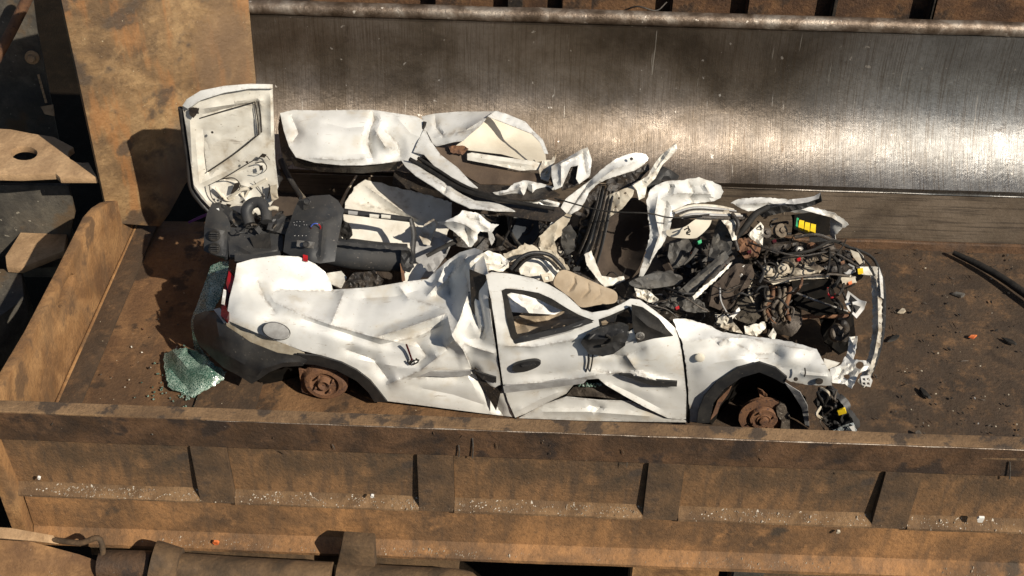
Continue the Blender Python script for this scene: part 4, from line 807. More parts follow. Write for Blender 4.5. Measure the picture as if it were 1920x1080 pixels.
sheet('radiator_cavity', [Z(1484, 526, .50), Z(1556, 524, .50), Z(1580, 586, .38), Z(1530, 592, .34), Z(1490, 574, .38)], DEEP, car, t=.03, step=8, crumple=.01, cs=30)  # black sheet standing in for the shade inside the cavity
junk('engine_debris', bay, (.26, .44), 70, [GRIME_SHADE, DUSTC, PLAST, CAST, DEEP, CAST, RUBBER, RUST, GRIME_SHADE, DUSTC], 21, .015, .055, car)
junk('engine_debris', [(1425, 500), (1560, 480), (1600, 520), (1490, 520), (1430, 530)], (.50, .56), 16, [SEAL, CAST, CAST, STEEL, RUST, GRIME_SHADE, CREAM], 24, .010, .028, car)
junk('engine_debris', [(1430, 550), (1485, 540), (1482, 606), (1440, 606)], (.32, .46), 90, [CAST, GRIME_SHADE, RUST, GRIME_SHADE, DEEP], 22, .010, .032, car)
pr_ = random.Random(61)
for nm, cx, cy, w_, h_, z_, m in (('intake_cover', 1445, 458, 34, 15, .52, GRIME_SHADE), ('coolant_bottle', 1500, 507, 38, 9, .55, SEAL), ('engine_bracket', 1536, 480, 26, 8, .55, DUSTC), ('engine_bracket', 1565, 500, 26, 8, .52, GRIME_SHADE),
                                  ('filter_housing', 1398, 440, 26, 16, .55, DEEP), ('hose_flange', 1448, 514, 20, 10, .55, SEAL), ('engine_bracket', 1592, 505, 16, 10, .50, GREYP), ('exhaust_shield', 1455, 570, 26, 16, .42, CAST), ('engine_bracket', 1490, 486, 24, 8, .57, DUSTC), ('engine_bracket', 1545, 460, 24, 8, .56, CAST)):
    n_ = pr_.randint(7, 10); ph = pr_.uniform(0, 6)
    sheet(nm, [Z(cx+1.2*w_*pr_.uniform(.6, 1.1)*math.cos(ph+6.283*k/n_), cy+1.3*h_*pr_.uniform(.6, 1.15)*math.sin(ph+6.283*k/n_), z_-.02+pr_.uniform(-.025, .025)) for k in range(n_)], m, car, inner=[Z(cx, cy, z_+.012)], t=.025, step=4, crumple=.006, cs=12, rag=.8, seed=cx,
          folds=[([(cx-w_, cy+pr_.uniform(-4, 4)), (cx+w_, cy+pr_.uniform(-4, 4))], .02, 5)])
for nm, cx, cy, z_, rr, m in (('alternator', 1466, 432, .57, .045, DUSTC), ('pulley', 1438, 436, .58, .034, CAST), ('oil_filter', 1522, 462, .56, .030, RUST), ('mount_bush', 1416, 470, .54, .032, DUSTC), ('pulley', 1500, 470, .56, .028, STEEL), ('filler_neck', 1440, 506, .57, .030, SEAL), ('filler_neck', 1470, 504, .57, .036, SEAL), ('pump_body', 1452, 545, .48, .034, RUST)):
    ax = (pr_.uniform(-.5, .5), pr_.uniform(-.9, -.2), pr_.uniform(.4, 1))
    lathe(nm, U(cx, cy, z=z_), ax, [(-.05, rr*.8), (-.03, rr), (-.022, rr*.86), (-.014, rr), (-.004, rr), (0, rr*.8), (.002, rr*.45), (.016, rr*.42), (.018, rr*.25)], m, car, seg=18, wob=.0012, seed=cx)
for k in range(5):                                     # exhaust runners
    x0 = 1432+k*11; T('manifold_runner', [Z(x0+6, 540, .50), Z(x0+4+pr_.uniform(-4, 4), 556, .50), Z(x0-3+pr_.uniform(-5, 5), 578, .44), Z(x0+4, 600, .34)], [.012, .015, .013], (DUSTC, RUST, CAST)[k % 3], car, seg=8)
for pts, r_, m in (([(1396, 500, .56), (1440, 528, .60), (1490, 520, .60), (1556, 514, .58), (1604, 520, .5)], .007, CAST), ([(1470, 478, .60), (1520, 470, .62), (1560, 452, .60), (1590, 462, .54)], .010, RUBBER), ([(1405, 455, .62), (1450, 470, .64), (1500, 480, .62), (1560, 474, .60), (1610, 500, .5)], .006, GRIME_SHADE),
                   ([(1430, 500, .60), (1442, 492, .63), (1456, 500, .62), (1452, 518, .60), (1436, 520, .58)], .0055, RUBBER), ([(1458, 500, .61), (1472, 488, .64), (1488, 498, .62), (1482, 516, .60), (1464, 520, .58)], .0055, RUBBER), ([(1420, 490, .58), (1432, 510, .62), (1424, 530, .58)], .008, PLAST),
                   ([(1540, 470, .60), (1568, 488, .58), (1574, 520, .54), (1560, 540, .5)], .012, RUBBER), ([(1585, 470, .52), (1612, 480, .50), (1632, 500, .48), (1644, 530, .46)], .006, PLAST), ([(1556, 545, .54), (1560, 562, .54), (1572, 572, .50), (1566, 585, .46)], .006, RUBBER),
                   ([(1490, 445, .60), (1530, 440, .62), (1566, 452, .58)], .012, GRIME_SHADE), ([(1412, 520, .52), (1404, 545, .50), (1412, 566, .44), (1430, 590, .36)], .007, SEAL), ([(1350, 540, .62), (1352, 565, .58), (1366, 592, .50)], .005, GREYP)):
    T('wiring_loom', [Z(a, b, c) for a, b, c in pts], r_, m, car, seg=7)
sheet('thin_bracket', [Z(1504, 484, .60), Z(1524, 490, .61), Z(1546, 504, .59), Z(1536, 508, .58), Z(1512, 497, .59)], DUSTC, car, t=.006, step=4, crumple=.01, cs=10, rag=.8)
sheet('thin_bracket', [Z(1594, 468, .54), Z(1610, 474, .54), Z(1618, 492, .50), Z(1612, 496, .50), Z(1600, 482, .52)], SEAL, car, t=.006, step=4)
sheet('thin_bracket', [Z(1576, 520, .52), Z(1604, 518, .52), Z(1606, 530, .50), Z(1580, 534, .50)], SEAL, car, t=.006, step=4, crumple=.01, cs=10, rag=.8)
rg = random.Random(33)
for k in range(22):                                   # loose wiring, each run its own cable
    while True:
        q = (rg.uniform(1350, 1620), rg.uniform(390, 600))
        if inpoly(np.array([q]), bay)[0]: break
    z0 = rg.uniform(.50, .68); a = rg.uniform(0, 6.28); L = rg.uniform(18, 60); b = a+rg.uniform(-1.3, 1.3)
    pts = [U(q[0], q[1], z=z0-.08), U(q[0]+math.cos(a)*L*.4, q[1]+math.sin(a)*L*.3, z=z0+rg.uniform(-.02, .08)), U(q[0]+math.cos(a)*L*.7+math.cos(b)*L*.2, q[1]+math.sin(a)*L*.5+math.sin(b)*L*.2, z=z0+rg.uniform(-.04, .05)), U(q[0]+math.cos(a)*L*.7+math.cos(b)*L*.6, q[1]+math.sin(a)*L*.4+math.sin(b)*L*.5, z=z0-.06)]
    m = rg.choice((RUBBER, RUBBER, RUBBER, PLAST, PLAST, GRIME_SHADE, CAST, DRED, STEEL, RUST) if k % 3 == 0 else (RUBBER, PLAST, GRIME_SHADE, RUBBER))
    tube('cable', pts, rg.uniform(.0028, .008), m, car, seg=6, n=5)
for px, py, m in ((1498, 486, RED), (1301, 473, ORANGE), (1452, 452, DRED), (1580, 492, RUST), (1594, 530, ORANGE), (1270, 577, RED), (1312, 453, GREEN), (1405, 472, DRED)):
    q = sheet('connector', [Z(px-4, py-1, .60), Z(px+3, py-4, .60), Z(px+4, py+2, .59), Z(px-2, py+4, .59)], m, car, t=.02, step=4)
T('red_hose', [Z(1552, 540, .56), Z(1553, 552, .58), Z(1560, 558, .56), Z(1566, 552, .56)], .006, RED, car, seg=6)
T('stay_rod', [Z(1482, 545, .50), Z(1520, 560, .48), Z(1560, 574, .46), Z(1590, 584, .44)], .008, STEEL, car, seg=8)
sheet('broken_grille_piece', [Z(1590, 545, .48), Z(1612, 562, .48), Z(1624, 566, .50), Z(1620, 580, .44), Z(1606, 597, .42), Z(1590, 580, .44), Z(1584, 566, .46)], WHITEP, car, t=.006, step=4, holes=[[(1594, 552), (1608, 564), (1600, 566), (1590, 566)], [(1590, 571), (1602, 571), (1614, 575), (1604, 588), (1594, 580)]])
sheet('grille_backing', [Z(1592, 550, .44), Z(1612, 564, .44), Z(1618, 578, .41), Z(1604, 592, .39), Z(1588, 574, .42)], PLAST, car, t=.006, step=5)
lathe('horn', U(1574, 624, z=.30), (.2, -.7, .7), [(-.04, .055), (0, .058), (.01, .05), (.0, .04), (.0, .02), (.012, .018)], CAST, car, seg=22)
T('horn_bracket', [Z(1570, 600, .36), Z(1580, 604, .40), Z(1588, 616, .36), Z(1584, 640, .28)], .02, GRIME_SHADE, car, seg=8, flat=.5)
sheet('floor_shadow_sheet', [Z(1535, 590, .16), Z(1572, 580, .20), Z(1600, 590, .18), Z(1606, 650, .12), Z(1575, 662, .12), Z(1545, 640, .12)], DEEP, car, t=.02, step=8, crumple=.03, cs=30)  # near-black sheet in place of the front end's shadow on the floor
T('rust_pipe', [Z(1480, 600, .24), Z(1530, 592, .22), Z(1590, 594, .20)], .016, RUST, car, seg=8)
lathe('gearbox_flange', U(1458, 600, z=.30), (.3, -.9, .3), [(0, .055), (.03, .055), (.035, .04), (.01, .03)], GRIME_SHADE, car, seg=18)

# --- bulkhead, tunnel and cabin wreckage
sheet('bulkhead_slab', [Z(1330, 574, .50), Z(1338, 534, .58), Z(1379, 494, .64), Z(1410, 495, .62), Z(1417, 522, .56), Z(1390, 552, .50), Z(1358, 584, .44)], CARPET, car, t=.02, step=6, crumple=.03, cs=26, rag=1, folds=[([(1345, 570), (1385, 500)], .03, 8), ([(1365, 585), (1410, 505)], .03, 8)])
sheet('firewall_pad', [Z(1384, 563, .46), Z(1410, 546, .48), Z(1431, 538, .48), Z(1430, 590, .38), Z(1410, 610, .34), Z(1370, 596, .38)], PAD, car, t=.015, step=7, crumple=.03, cs=24)
for k in range(2):                                     # pleated black bulkhead rails
    o = k*16+rg.uniform(-4, 4); T('bulkhead_rail', [Z(1240+o*.6, 585+o*.35, .44), Z(1290+o, 540+o*.5, .54), Z(1345+o*.5, 490+o*.3, .60), Z(1372+o*.2, 470+o*.6, .60)], [.010, .018, .012], (PLAST, GRIME_SHADE, DEEP)[k % 3], car, seg=7, flat=.45)
sheet('white_strip', [Z(1299, 556, .63), Z(1312, 542, .66), Z(1340, 520, .69), Z(1372, 491, .72), Z(1368, 500, .71), Z(1338, 530, .67), Z(1318, 548, .64), Z(1302, 562, .62)], INNER, car, t=.008, step=4, crumple=.008, cs=14, rag=1)
sheet('white_splinter', [Z(1382, 506, .60), Z(1396, 497, .62), Z(1398, 508, .60), Z(1388, 520, .58)], WHITEP, car, t=.005, step=4, crumple=.01, cs=10)
sheet('white_splinter', [Z(1402, 440, .62), Z(1426, 416, .68), Z(1432, 424, .66), Z(1430, 460, .58), Z(1416, 456, .58)], INNER, car, t=.005, step=5, crumple=.02, cs=14)
sheet('grey_pillar_trim', [Z(1326, 490, .60), Z(1340, 430, .66), Z(1352, 400, .74), Z(1370, 398, .74), Z(1378, 440, .68), Z(1370, 466, .64), Z(1350, 488, .60)], GREYD, car, t=.01, step=6, crumple=.03, cs=24)
sheet('bright_pillar_skin', [Z(1340, 398, .78), Z(1366, 392, .80), Z(1380, 420, .74), Z(1382, 450, .68), Z(1374, 452, .68), Z(1362, 425, .74)], TORN, car, t=.006, step=5, crumple=.02, cs=16, rag=1)
sheet('seat_back', [Z(1262, 520, .34), Z(1300, 450, .50), Z(1330, 450, .50), Z(1336, 500, .42), Z(1320, 540, .34), Z(1280, 560, .28)], GRIME_SHADE, car, t=.05, step=7, crumple=.04, cs=30)
sheet('seat_side', [Z(1256, 452, .60), Z(1290, 448, .62), Z(1297, 460, .60), Z(1290, 492, .52), Z(1262, 506, .48), Z(1252, 480, .54)], GREYD, car, t=.02, step=6, crumple=.02, cs=24)
T('lever', [Z(1282, 496, .56), Z(1296, 482, .60), Z(1306, 466, .64)], [.006, .010, .016], GREYD, car, seg=7)
sheet('floor_console', [Z(1180, 529, .60), Z(1205, 518, .62), Z(1234, 511, .63), Z(1268, 514, .62), Z(1280, 521, .60), Z(1270, 533, .57), Z(1220, 541, .56), Z(1190, 538, .57)], GREYD, car, t=.03, step=5, crumple=.015, cs=24, curve=True)
sheet('bulkhead_beam', [Z(1272, 546, .62), Z(1310, 512, .66), Z(1360, 470, .70), Z(1367, 482, .68), Z(1330, 518, .63), Z(1294, 555, .58)], GREYD, car, t=.03, step=5, crumple=.02, cs=26, rag=.8, folds=[([(1280, 545), (1362, 476)], .02, 5)])
sheet('bulkhead_beam', [Z(1240, 568, .56), Z(1270, 548, .58), Z(1292, 558, .56), Z(1310, 560, .55), Z(1330, 585, .50), Z(1300, 586, .49), Z(1262, 580, .52)], GREYD, car, t=.02, step=5, crumple=.03, cs=20, rag=1)
sheet('relay_box', [Z(1384, 446, .62), Z(1412, 450, .62), Z(1428, 462, .60), Z(1420, 480, .56), Z(1396, 484, .55), Z(1382, 466, .58)], RUST, car, t=.03, step=5, crumple=.025, cs=16, rag=.8)
sheet('brown_duct', [Z(1376, 408, .68), Z(1396, 400, .70), Z(1410, 412, .68), Z(1402, 436, .62), Z(1384, 444, .60)], CARPET, car, t=.02, step=5, crumple=.02, cs=18)
T('black_hose', [Z(1380, 446, .66), Z(1398, 425, .72), Z(1416, 402, .76), Z(1440, 388, .76)], [.018, .022, .018], RUBBER, car, seg=9)
T('black_hose', [Z(1372, 400, .80), Z(1384, 420, .76), Z(1378, 446, .68), Z(1384, 470, .62)], .014, GRIME_SHADE, car, seg=8)
# big white crumpled far A-pillar / bulkhead side
sheet('far_pillar_skin', [Z(1216, 360, .92), Z(1229, 347, .96), Z(1252, 339, .98), Z(1284, 337, .98), Z(1310, 333, .97), Z(1330, 338, .95), Z(1352, 348, .92), Z(1356, 360, .88), Z(1352, 372, .84), Z(1333, 378, .82), Z(1300, 382, .82), Z(1284, 384, .82), Z(1271, 393, .80), Z(1259, 412, .76), Z(1252, 440, .70), Z(1244, 456, .66), Z(1228, 478, .58), Z(1214, 505, .50), Z(1206, 519, .46), Z(1197, 519, .46), Z(1206, 490, .54), Z(1216, 452, .66), Z(1219, 436, .70), Z(1215, 405, .8), Z(1212, 380, .88)], PAINT, car, t=.006, step=5, crumple=.014, cs=40, seed=9, rag=1,
      folds=[([(1230, 375), (1270, 362), (1340, 364)], .04, 12), ([(1235, 360), (1228, 400), (1236, 440), (1215, 500)], .04, 10), ([(1250, 375), (1245, 410), (1240, 450)], -.04, 9), ([(1290, 340), (1300, 360), (1290, 378)], -.03, 10), ([(1320, 345), (1335, 372)], .025, 8), ([(1260, 345), (1250, 365)], -.03, 8)])
for k in range(6): T('wing_strip', [Z(1262+k*4, 396+k*3, .80), Z(1300, 386+k*4, .82), Z(1345, 388+k*4, .80), Z(1376+k*4, 394+k*3, .74)], [.006, .012, .010], (TORN, GREYP, GRIME_SHADE)[k % 3], car, seg=6, flat=.5)
sheet('sun_visor', [Z(1250, 432, .72), Z(1262, 430, .74), Z(1284, 425, .76), Z(1303, 412, .79), Z(1324, 402, .80), Z(1334, 408, .79), Z(1330, 424, .76), Z(1312, 442, .72), Z(1300, 447, .70), Z(1271, 446, .70), Z(1252, 442, .70)], CREAM, car, t=.02, step=5, curve=True)
sv = bpy.data.objects['sun_visor']
for q in ([(1283, 431), (1290, 428), (1294, 434), (1287, 438), (1294, 440)], [(1290, 424), (1291, 432), (1287, 436)]): T('black_scribble', [Z(a, b, .785) for a, b in q], .004, RUBBER, sv, seg=5)
# brown moulded mat standing in the middle
sheet('tunnel_mat', [Z(1184, 376, .78), Z(1206, 380, .76), Z(1216, 394, .72), Z(1220, 440, .60), Z(1208, 477, .50), Z(1194, 508, .44), Z(1168, 524, .40), Z(1140, 522, .40), Z(1120, 503, .44), Z(1112, 477, .50), Z(1120, 450, .58), Z(1130, 425, .66), Z(1154, 400, .72)], CARPET, car, t=.02, step=6, crumple=.02, cs=40, inner=[Z(1165, 460, .44), Z(1180, 430, .53), Z(1150, 495, .38)], curve=True)
for k in range(5):                                    # black louvre rails beside it
    T('vent_rail', [Z(1126+k*6, 346+k*3, .90), Z(1116+k*6, 390+k*4, .80), Z(1100+k*7, 440+k*5, .66), Z(1080+k*9, 486+k*4, .54)], [.012, .016, .012], (GRIME_SHADE, PLAST, CAST, GRIME_SHADE, PLAST)[k], car, seg=7, flat=.5)
sheet('vent_box', [Z(1100, 365, .86), Z(1128, 345, .90), Z(1136, 380, .82), Z(1120, 440, .66), Z(1098, 480, .52), Z(1078, 470, .52), Z(1088, 420, .68)], GRIME_SHADE, car, t=.02, step=7, crumple=.03, cs=22)
sheet('perforated_strip', [Z(1132, 370, .86), Z(1150, 362, .90), Z(1180, 350, .94), Z(1192, 346, .95), Z(1186, 368, .90), Z(1166, 392, .84), Z(1142, 408, .78), Z(1124, 444, .68), Z(1104, 476, .58), Z(1092, 478, .56), Z(1112, 432, .70), Z(1130, 392, .80)], SEAL, car, t=.008, step=5, crumple=.015, cs=20, rag=.6,
      holes=[[(x+3*math.cos(a), y+2.2*math.sin(a)) for a in (0, 1.05, 2.1, 3.14, 4.2, 5.2)] for x, y in ((1148, 378), (1160, 372), (1172, 362), (1140, 394), (1154, 388), (1124, 420))])
sheet('forked_arm', [(1259, 275, 1.30), (1268, 269, 1.30), (1270, 280, 1.29), (1256, 296, 1.27), (1242, 309, 1.25), (1229, 334, 1.20), (1213, 350, 1.16), (1209, 370, 1.12), (1198, 375, 1.11), (1194, 357, 1.13), (1186, 348, 1.13), (1198, 340, 1.16), (1214, 330, 1.19), (1228, 306, 1.24), (1240, 290, 1.27)], INNER, car, t=.012, step=5, crumple=.015, cs=16, folds=[([(1264, 272), (1235, 312), (1205, 350)], .02, 7)])
sheet('black_trim_flap', [(1228, 330, 1.25), (1245, 313, 1.30), (1260, 320, 1.32), (1274, 330, 1.32), (1270, 337, 1.31), (1243, 338, 1.27), (1226, 354, 1.22), (1216, 364, 1.19), (1214, 350, 1.2)], PLAST, car, t=.01, step=5, crumple=.01, cs=20)
sheet('black_trim_flap', [Z(1136, 338, .95), Z(1166, 328, .97), Z(1196, 318, 1.0), Z(1216, 306, 1.02), Z(1218, 318, 1.0), Z(1190, 345, .92), Z(1150, 362, .88), Z(1138, 356, .90)], GRIME_SHADE, car, t=.01, step=6, crumple=.03, cs=20)
sheet('roof_pillar_skin', [Z(1060, 373, .84), Z(1078, 360, .88), Z(1099, 344, .93), Z(1117, 328, .98), Z(1135, 312, 1.02), Z(1152, 300, 1.05), Z(1170, 291, 1.07), Z(1193, 286, 1.07), Z(1211, 289, 1.06), Z(1217, 298, 1.03), Z(1204, 311, 1.0), Z(1188, 320, .98), Z(1167, 327, .97), Z(1135, 337, .95), Z(1116, 348, .91), Z(1104, 362, .87), Z(1096, 380, .82), Z(1088, 392, .78), Z(1070, 402, .76), Z(1058, 420, .70), Z(1040, 440, .66), Z(1028, 462, .60), Z(1012, 458, .60), Z(1016, 440, .64), Z(1032, 420, .70), Z(1046, 400, .76)], PAINT, car, t=.006, step=4.5, crumple=.008, cs=34, seed=6, rag=.6,
      folds=[([(1200, 300), (1150, 318), (1100, 355), (1060, 410)], .03, 10), ([(1110, 335), (1080, 378), (1050, 420)], -.04, 10)])
lathe('bolt_hole', U(1184, 298, z=1.075), (-.1, -.6, .8), [(0, .010), (.003, .010), (.004, .004)], GRIME_SHADE, car, seg=10)
sheet('beige_strut', [Z(1062, 400, .76), Z(1072, 404, .76), Z(1054, 440, .66), Z(1040, 452, .64), Z(1046, 476, .58), Z(1060, 500, .52), Z(1070, 520, .48), Z(1058, 512, .50), Z(1040, 492, .54), Z(1022, 484, .56), Z(1010, 462, .60), Z(1014, 440, .66), Z(1036, 420, .72)], SEAL, car, t=.006, step=4, crumple=.016, cs=26, rag=1.0)
sheet('seat_bracket', [Z(1096, 477, .62), Z(1109, 470, .64), Z(1116, 490, .60), Z(1128, 517, .54), Z(1152, 521, .53), Z(1170, 517, .54), Z(1172, 526, .52), Z(1150, 535, .50), Z(1134, 538, .49), Z(1122, 526, .52), Z(1100, 497, .58)], INNER, car, t=.01, step=4, crumple=.006, cs=16, rag=.6)
junk('cabin_debris', [(1000, 400), (1050, 400), (1100, 420), (1110, 500), (1060, 520), (1000, 470), (940, 420)], (.40, .56), 110, [GRIME_SHADE, PLAST, GRIME_SHADE, TORN, CARPET, RUBBER], 41, .015, .05, car)
junk('cabin_debris', [(1150, 540), (1240, 520), (1330, 560), (1400, 600), (1390, 625), (1290, 595), (1200, 570)], (.36, .50), 60, [GRIME_SHADE, PLAST, TORN, GRIME_SHADE, RUBBER, CAST, PLAST], 42, .012, .04, car)
junk('cabin_debris', [(1240, 460), (1330, 450), (1380, 480), (1340, 540), (1260, 560)], (.38, .50), 70, [GRIME_SHADE, PLAST, RUBBER, CARPET], 43, .015, .05, car)
for k in range(14):                                   # thin wiring over the cabin
    q = (rg.uniform(1120, 1400), rg.uniform(510, 590)); z0 = rg.uniform(.52, .64); a = rg.uniform(-.7, .5); L = rg.uniform(40, 110)
    tube('cable', [U(q[0]-L*.5*math.cos(a), q[1]-L*.5*math.sin(a), z=z0-.05), U(q[0]-L*.1, q[1]-rg.uniform(-8, 12), z=z0+.03), U(q[0]+L*.25, q[1]+rg.uniform(-8, 14), z=z0), U(q[0]+L*.5*math.cos(a), q[1]+L*.5*math.sin(a), z=z0-.04)], rg.uniform(.003, .008), rg.choice((RUBBER, PLAST, GRIME_SHADE, RUBBER, CAST)), car, seg=6)
T('long_cable', [Z(1040, 372, .9), Z(1130, 395, .92), Z(1215, 400, .96), Z(1260, 408, .9), Z(1330, 402, .86)], .0045, RUBBER, car, seg=6)
T('loop_hose', [Z(958, 505, .70), Z(975, 484, .76), Z(1000, 474, .78), Z(1030, 478, .76), Z(1050, 495, .72), Z(1062, 512, .66)], .012, PLAST, car, seg=8)
T('loop_hose', [Z(966, 508, .70), Z(984, 489, .75), Z(1004, 481, .77), Z(1028, 487, .74), Z(1046, 505, .69)], .009, RUBBER, car, seg=8)
sheet('latch_plate', [Z(970, 500, .66), Z(1000, 482, .70), Z(1030, 490, .68), Z(1050, 508, .62), Z(1044, 526, .58), Z(1010, 524, .60), Z(976, 514, .62)], INNER, car, t=.006, step=5, crumple=.012, cs=24, rag=1)
sheet('belt_anchor', [Z(1014, 514, .68), Z(1034, 512, .67), Z(1038, 526, .64), Z(1020, 530, .64)], SEAL, car, t=.012, step=5, holes=[[(1022, 519), (1029, 518), (1030, 524), (1023, 525)]])
sheet('torn_flange', [Z(880, 494, .92), Z(895, 480, .96), Z(915, 470, .98), Z(936, 476, .96), Z(954, 488, .90), Z(954, 502, .86), Z(940, 510, .86), Z(918, 506, .88), Z(900, 514, .86), Z(886, 508, .88)], INNER, car, t=.006, step=4, crumple=.016, cs=22, rag=1.0)
sheet('torn_flange', [(895, 484, .50), (915, 470, .52), (940, 478, .48), (956, 490, .42), (948, 500, .40), (930, 486, .44), (908, 492, .46)], PAINT, car, t=.006, step=4, crumple=.02, cs=12, rag=1.2)
hr = sheet('head_rest', [(1038, 532, .34), (1046, 512, .38), (1060, 506, .40), (1085, 516, .40), (1130, 536, .38), (1152, 545, .36), (1158, 556, .34), (1152, 568, .31), (1120, 572, .28), (1090, 576, .26), (1072, 560, .29), (1052, 545, .32)], CLOTH, car, t=.045, step=4, inner=[(1080, 540, .325), (1120, 556, .305)], curve=True, folds=[([(1066, 548), (1078, 530), (1076, 516)], -.010, 4), ([(1090, 560), (1104, 545), (1102, 526)], -.008, 4), ([(1110, 564), (1126, 552), (1124, 538)], -.006, 4)])
sheet('grey_door_card', [(1096, 588, .26), (1130, 590, .24), (1156, 582, .24), (1152, 604, .18), (1122, 606, .18)], CLOTH, car, t=.02, step=6)
sheet('seal_flap', [Z(1050, 505, .6), Z(1090, 512, .58), Z(1170, 560, .5), Z(1200, 545, .5), Z(1240, 575, .46), Z(1280, 590, .46), Z(1260, 600, .46), Z(1200, 580, .46), Z(1165, 572, .48), Z(1130, 556, .5)], GRIME_SHADE, car, t=.01, step=6, crumple=.04, cs=22)
sheet('white_splinter', [Z(1190, 540, .62), Z(1216, 545, .60), Z(1234, 560, .58), Z(1232, 574, .54), Z(1212, 564, .56), Z(1194, 556, .58)], INNER, car, t=.005, step=4, crumple=.03, cs=14, rag=1)
sheet('white_splinter', [Z(1340, 590, .52), Z(1358, 588, .54), Z(1378, 608, .48), Z(1394, 626, .42), Z(1370, 622, .44), Z(1346, 612, .46)], TORN, car, t=.005, step=4, crumple=.03, cs=14, rag=1)
sheet('white_splinter', [Z(1396, 612, .42), Z(1434, 604, .40), Z(1436, 616, .36), Z(1420, 630, .34), Z(1398, 626, .36)], INNER, car, t=.005, step=4, crumple=.02, cs=14, rag=1)
sheet('white_splinter', [Z(1366, 594, .50), Z(1386, 576, .54), Z(1388, 582, .52), Z(1372, 600, .48)], WHITEP, car, t=.005, step=4)
sheet('white_splinter', [Z(1440, 630, .34), Z(1450, 615, .38), Z(1456, 626, .36), Z(1452, 640, .32)], INNER, car, t=.005, step=4, crumple=.01, cs=10)

# --- roof, far side and white inner panels
sheet('rail_sun_block', [(764, 300, 1.43), (800, 296, 1.45), (830, 312, 1.38), (872, 346, 1.22), (920, 366, 1.10), (966, 382, 1.02), (968, 398, .99), (925, 394, 1.0), (876, 386, 1.03), (838, 366, 1.12), (800, 336, 1.26), (770, 314, 1.38)], GRIME_SHADE, car, t=.008, step=7)  # dark sheet added to keep sun slivers off the inner white panel
sheet('rail_sun_block', [(930, 380, 1.02), (1050, 388, .98), (1062, 400, .94), (1040, 416, .86), (1000, 412, .88), (930, 400, .95)], GRIME_SHADE, car, t=.008, step=7)  # second added sheet closing the gaps against the sun
sheet('far_side_panel', [(525, 212, 1.70), (550, 206, 1.72), (600, 207, 1.72), (650, 206, 1.72), (700, 206, 1.72), (740, 212, 1.70), (780, 218, 1.68), (795, 226, 1.66), (800, 244, 1.60), (798, 262, 1.56), (808, 280, 1.50), (770, 308, 1.38), (755, 300, 1.42), (745, 302, 1.42), (720, 306, 1.40), (680, 310, 1.38), (640, 310, 1.38), (590, 305, 1.40), (555, 295, 1.44), (542, 275, 1.50), (532, 245, 1.60)], PAINT, car,
      inner=[(600, 255, 1.50), (680, 255, 1.50), (745, 270, 1.54), (600, 225, 1.62), (680, 225, 1.62)], t=.006, step=4.5, crumple=.003, cs=80, seed=12, rand=6,
      folds=[([(698, 208), (702, 225), (694, 240), (690, 270), (700, 300)], -.05, 9), ([(700, 240), (722, 275), (750, 282)], .05, 14), ([(715, 240), (745, 268), (752, 300)], -.05, 14), ([(545, 215), (560, 250), (545, 270)], -.02, 10), ([(600, 228), (650, 240), (694, 236)], -.015, 10), ([(580, 296), (640, 300), (700, 296)], .02, 8), ([(740, 215), (770, 250), (800, 262)], .015, 14)])
sheet('far_panel_lining', [(525, 214, 1.74), (532, 245, 1.64), (542, 275, 1.54), (552, 298, 1.47), (540, 312, 1.46), (528, 290, 1.54), (521, 240, 1.70)], GRIME_SHADE, car, t=.01, step=6)
sheet('far_panel_lining', [(545, 296, 1.46), (600, 308, 1.42), (680, 313, 1.40), (745, 305, 1.42), (745, 318, 1.44), (680, 325, 1.44), (600, 322, 1.45), (552, 312, 1.48)], GRIME_SHADE, car, t=.01, step=6, crumple=.015, cs=20)
sheet('roof_rail', [(752, 300, 1.40), (772, 303, 1.36), (800, 322, 1.28), (840, 344, 1.18), (866, 364, 1.10), (890, 376, 1.04), (930, 380, 1.0), (960, 392, .96), (966, 396, .94), (930, 396, .92), (880, 390, .95), (846, 374, 1.02), (812, 350, 1.12), (780, 330, 1.22), (760, 312, 1.32)], PAINT, car, t=.008, step=5, crumple=.006, cs=40, folds=[([(840, 340), (832, 366)], -.02, 5), ([(770, 310), (850, 362), (900, 388), (950, 394)], .02, 8)])
T('roof_seal', [(768, 298, 1.36), (800, 316, 1.30), (860, 352, 1.12), (910, 368, 1.02), (960, 378, .96), (1040, 392, .90)], .013, RUBBER, car, seg=8)
T('roof_seal', [(784, 296, 1.36), (820, 318, 1.27), (862, 344, 1.14), (905, 362, 1.05), (950, 372, .98)], .010, RUBBER, car, seg=8)
sheet('roof_rail_upper', [(796, 240, 1.60), (806, 262, 1.53), (826, 290, 1.42), (858, 314, 1.30), (880, 338, 1.18), (896, 352, 1.10), (880, 350, 1.10), (850, 334, 1.18), (815, 312, 1.30), (795, 290, 1.42), (775, 285, 1.46), (785, 262, 1.54)], PAINT, car, t=.008, step=5, crumple=.006, cs=30)
T('roof_seal', [(797, 228, 1.64), (793, 250, 1.60), (800, 270, 1.52), (820, 296, 1.42), (850, 316, 1.32), (880, 344, 1.18)], .011, RUBBER, car, seg=8)
sheet('roof_sheet', [(790, 218, 1.78), (815, 213, 1.80), (860, 209, 1.82), (910, 209, 1.82), (935, 208, 1.82), (914, 218, 1.70), (902, 235, 1.60), (886, 248, 1.55), (868, 264, 1.50), (850, 266, 1.50), (818, 274, 1.50), (812, 270, 1.52), (802, 250, 1.62)], PAINT, car, t=.006, step=5, crumple=.008, cs=40, folds=[([(815, 214), (818, 240), (830, 254), (866, 246), (890, 240)], -.02, 6), ([(812, 258), (866, 248), (912, 220)], .025, 8)])
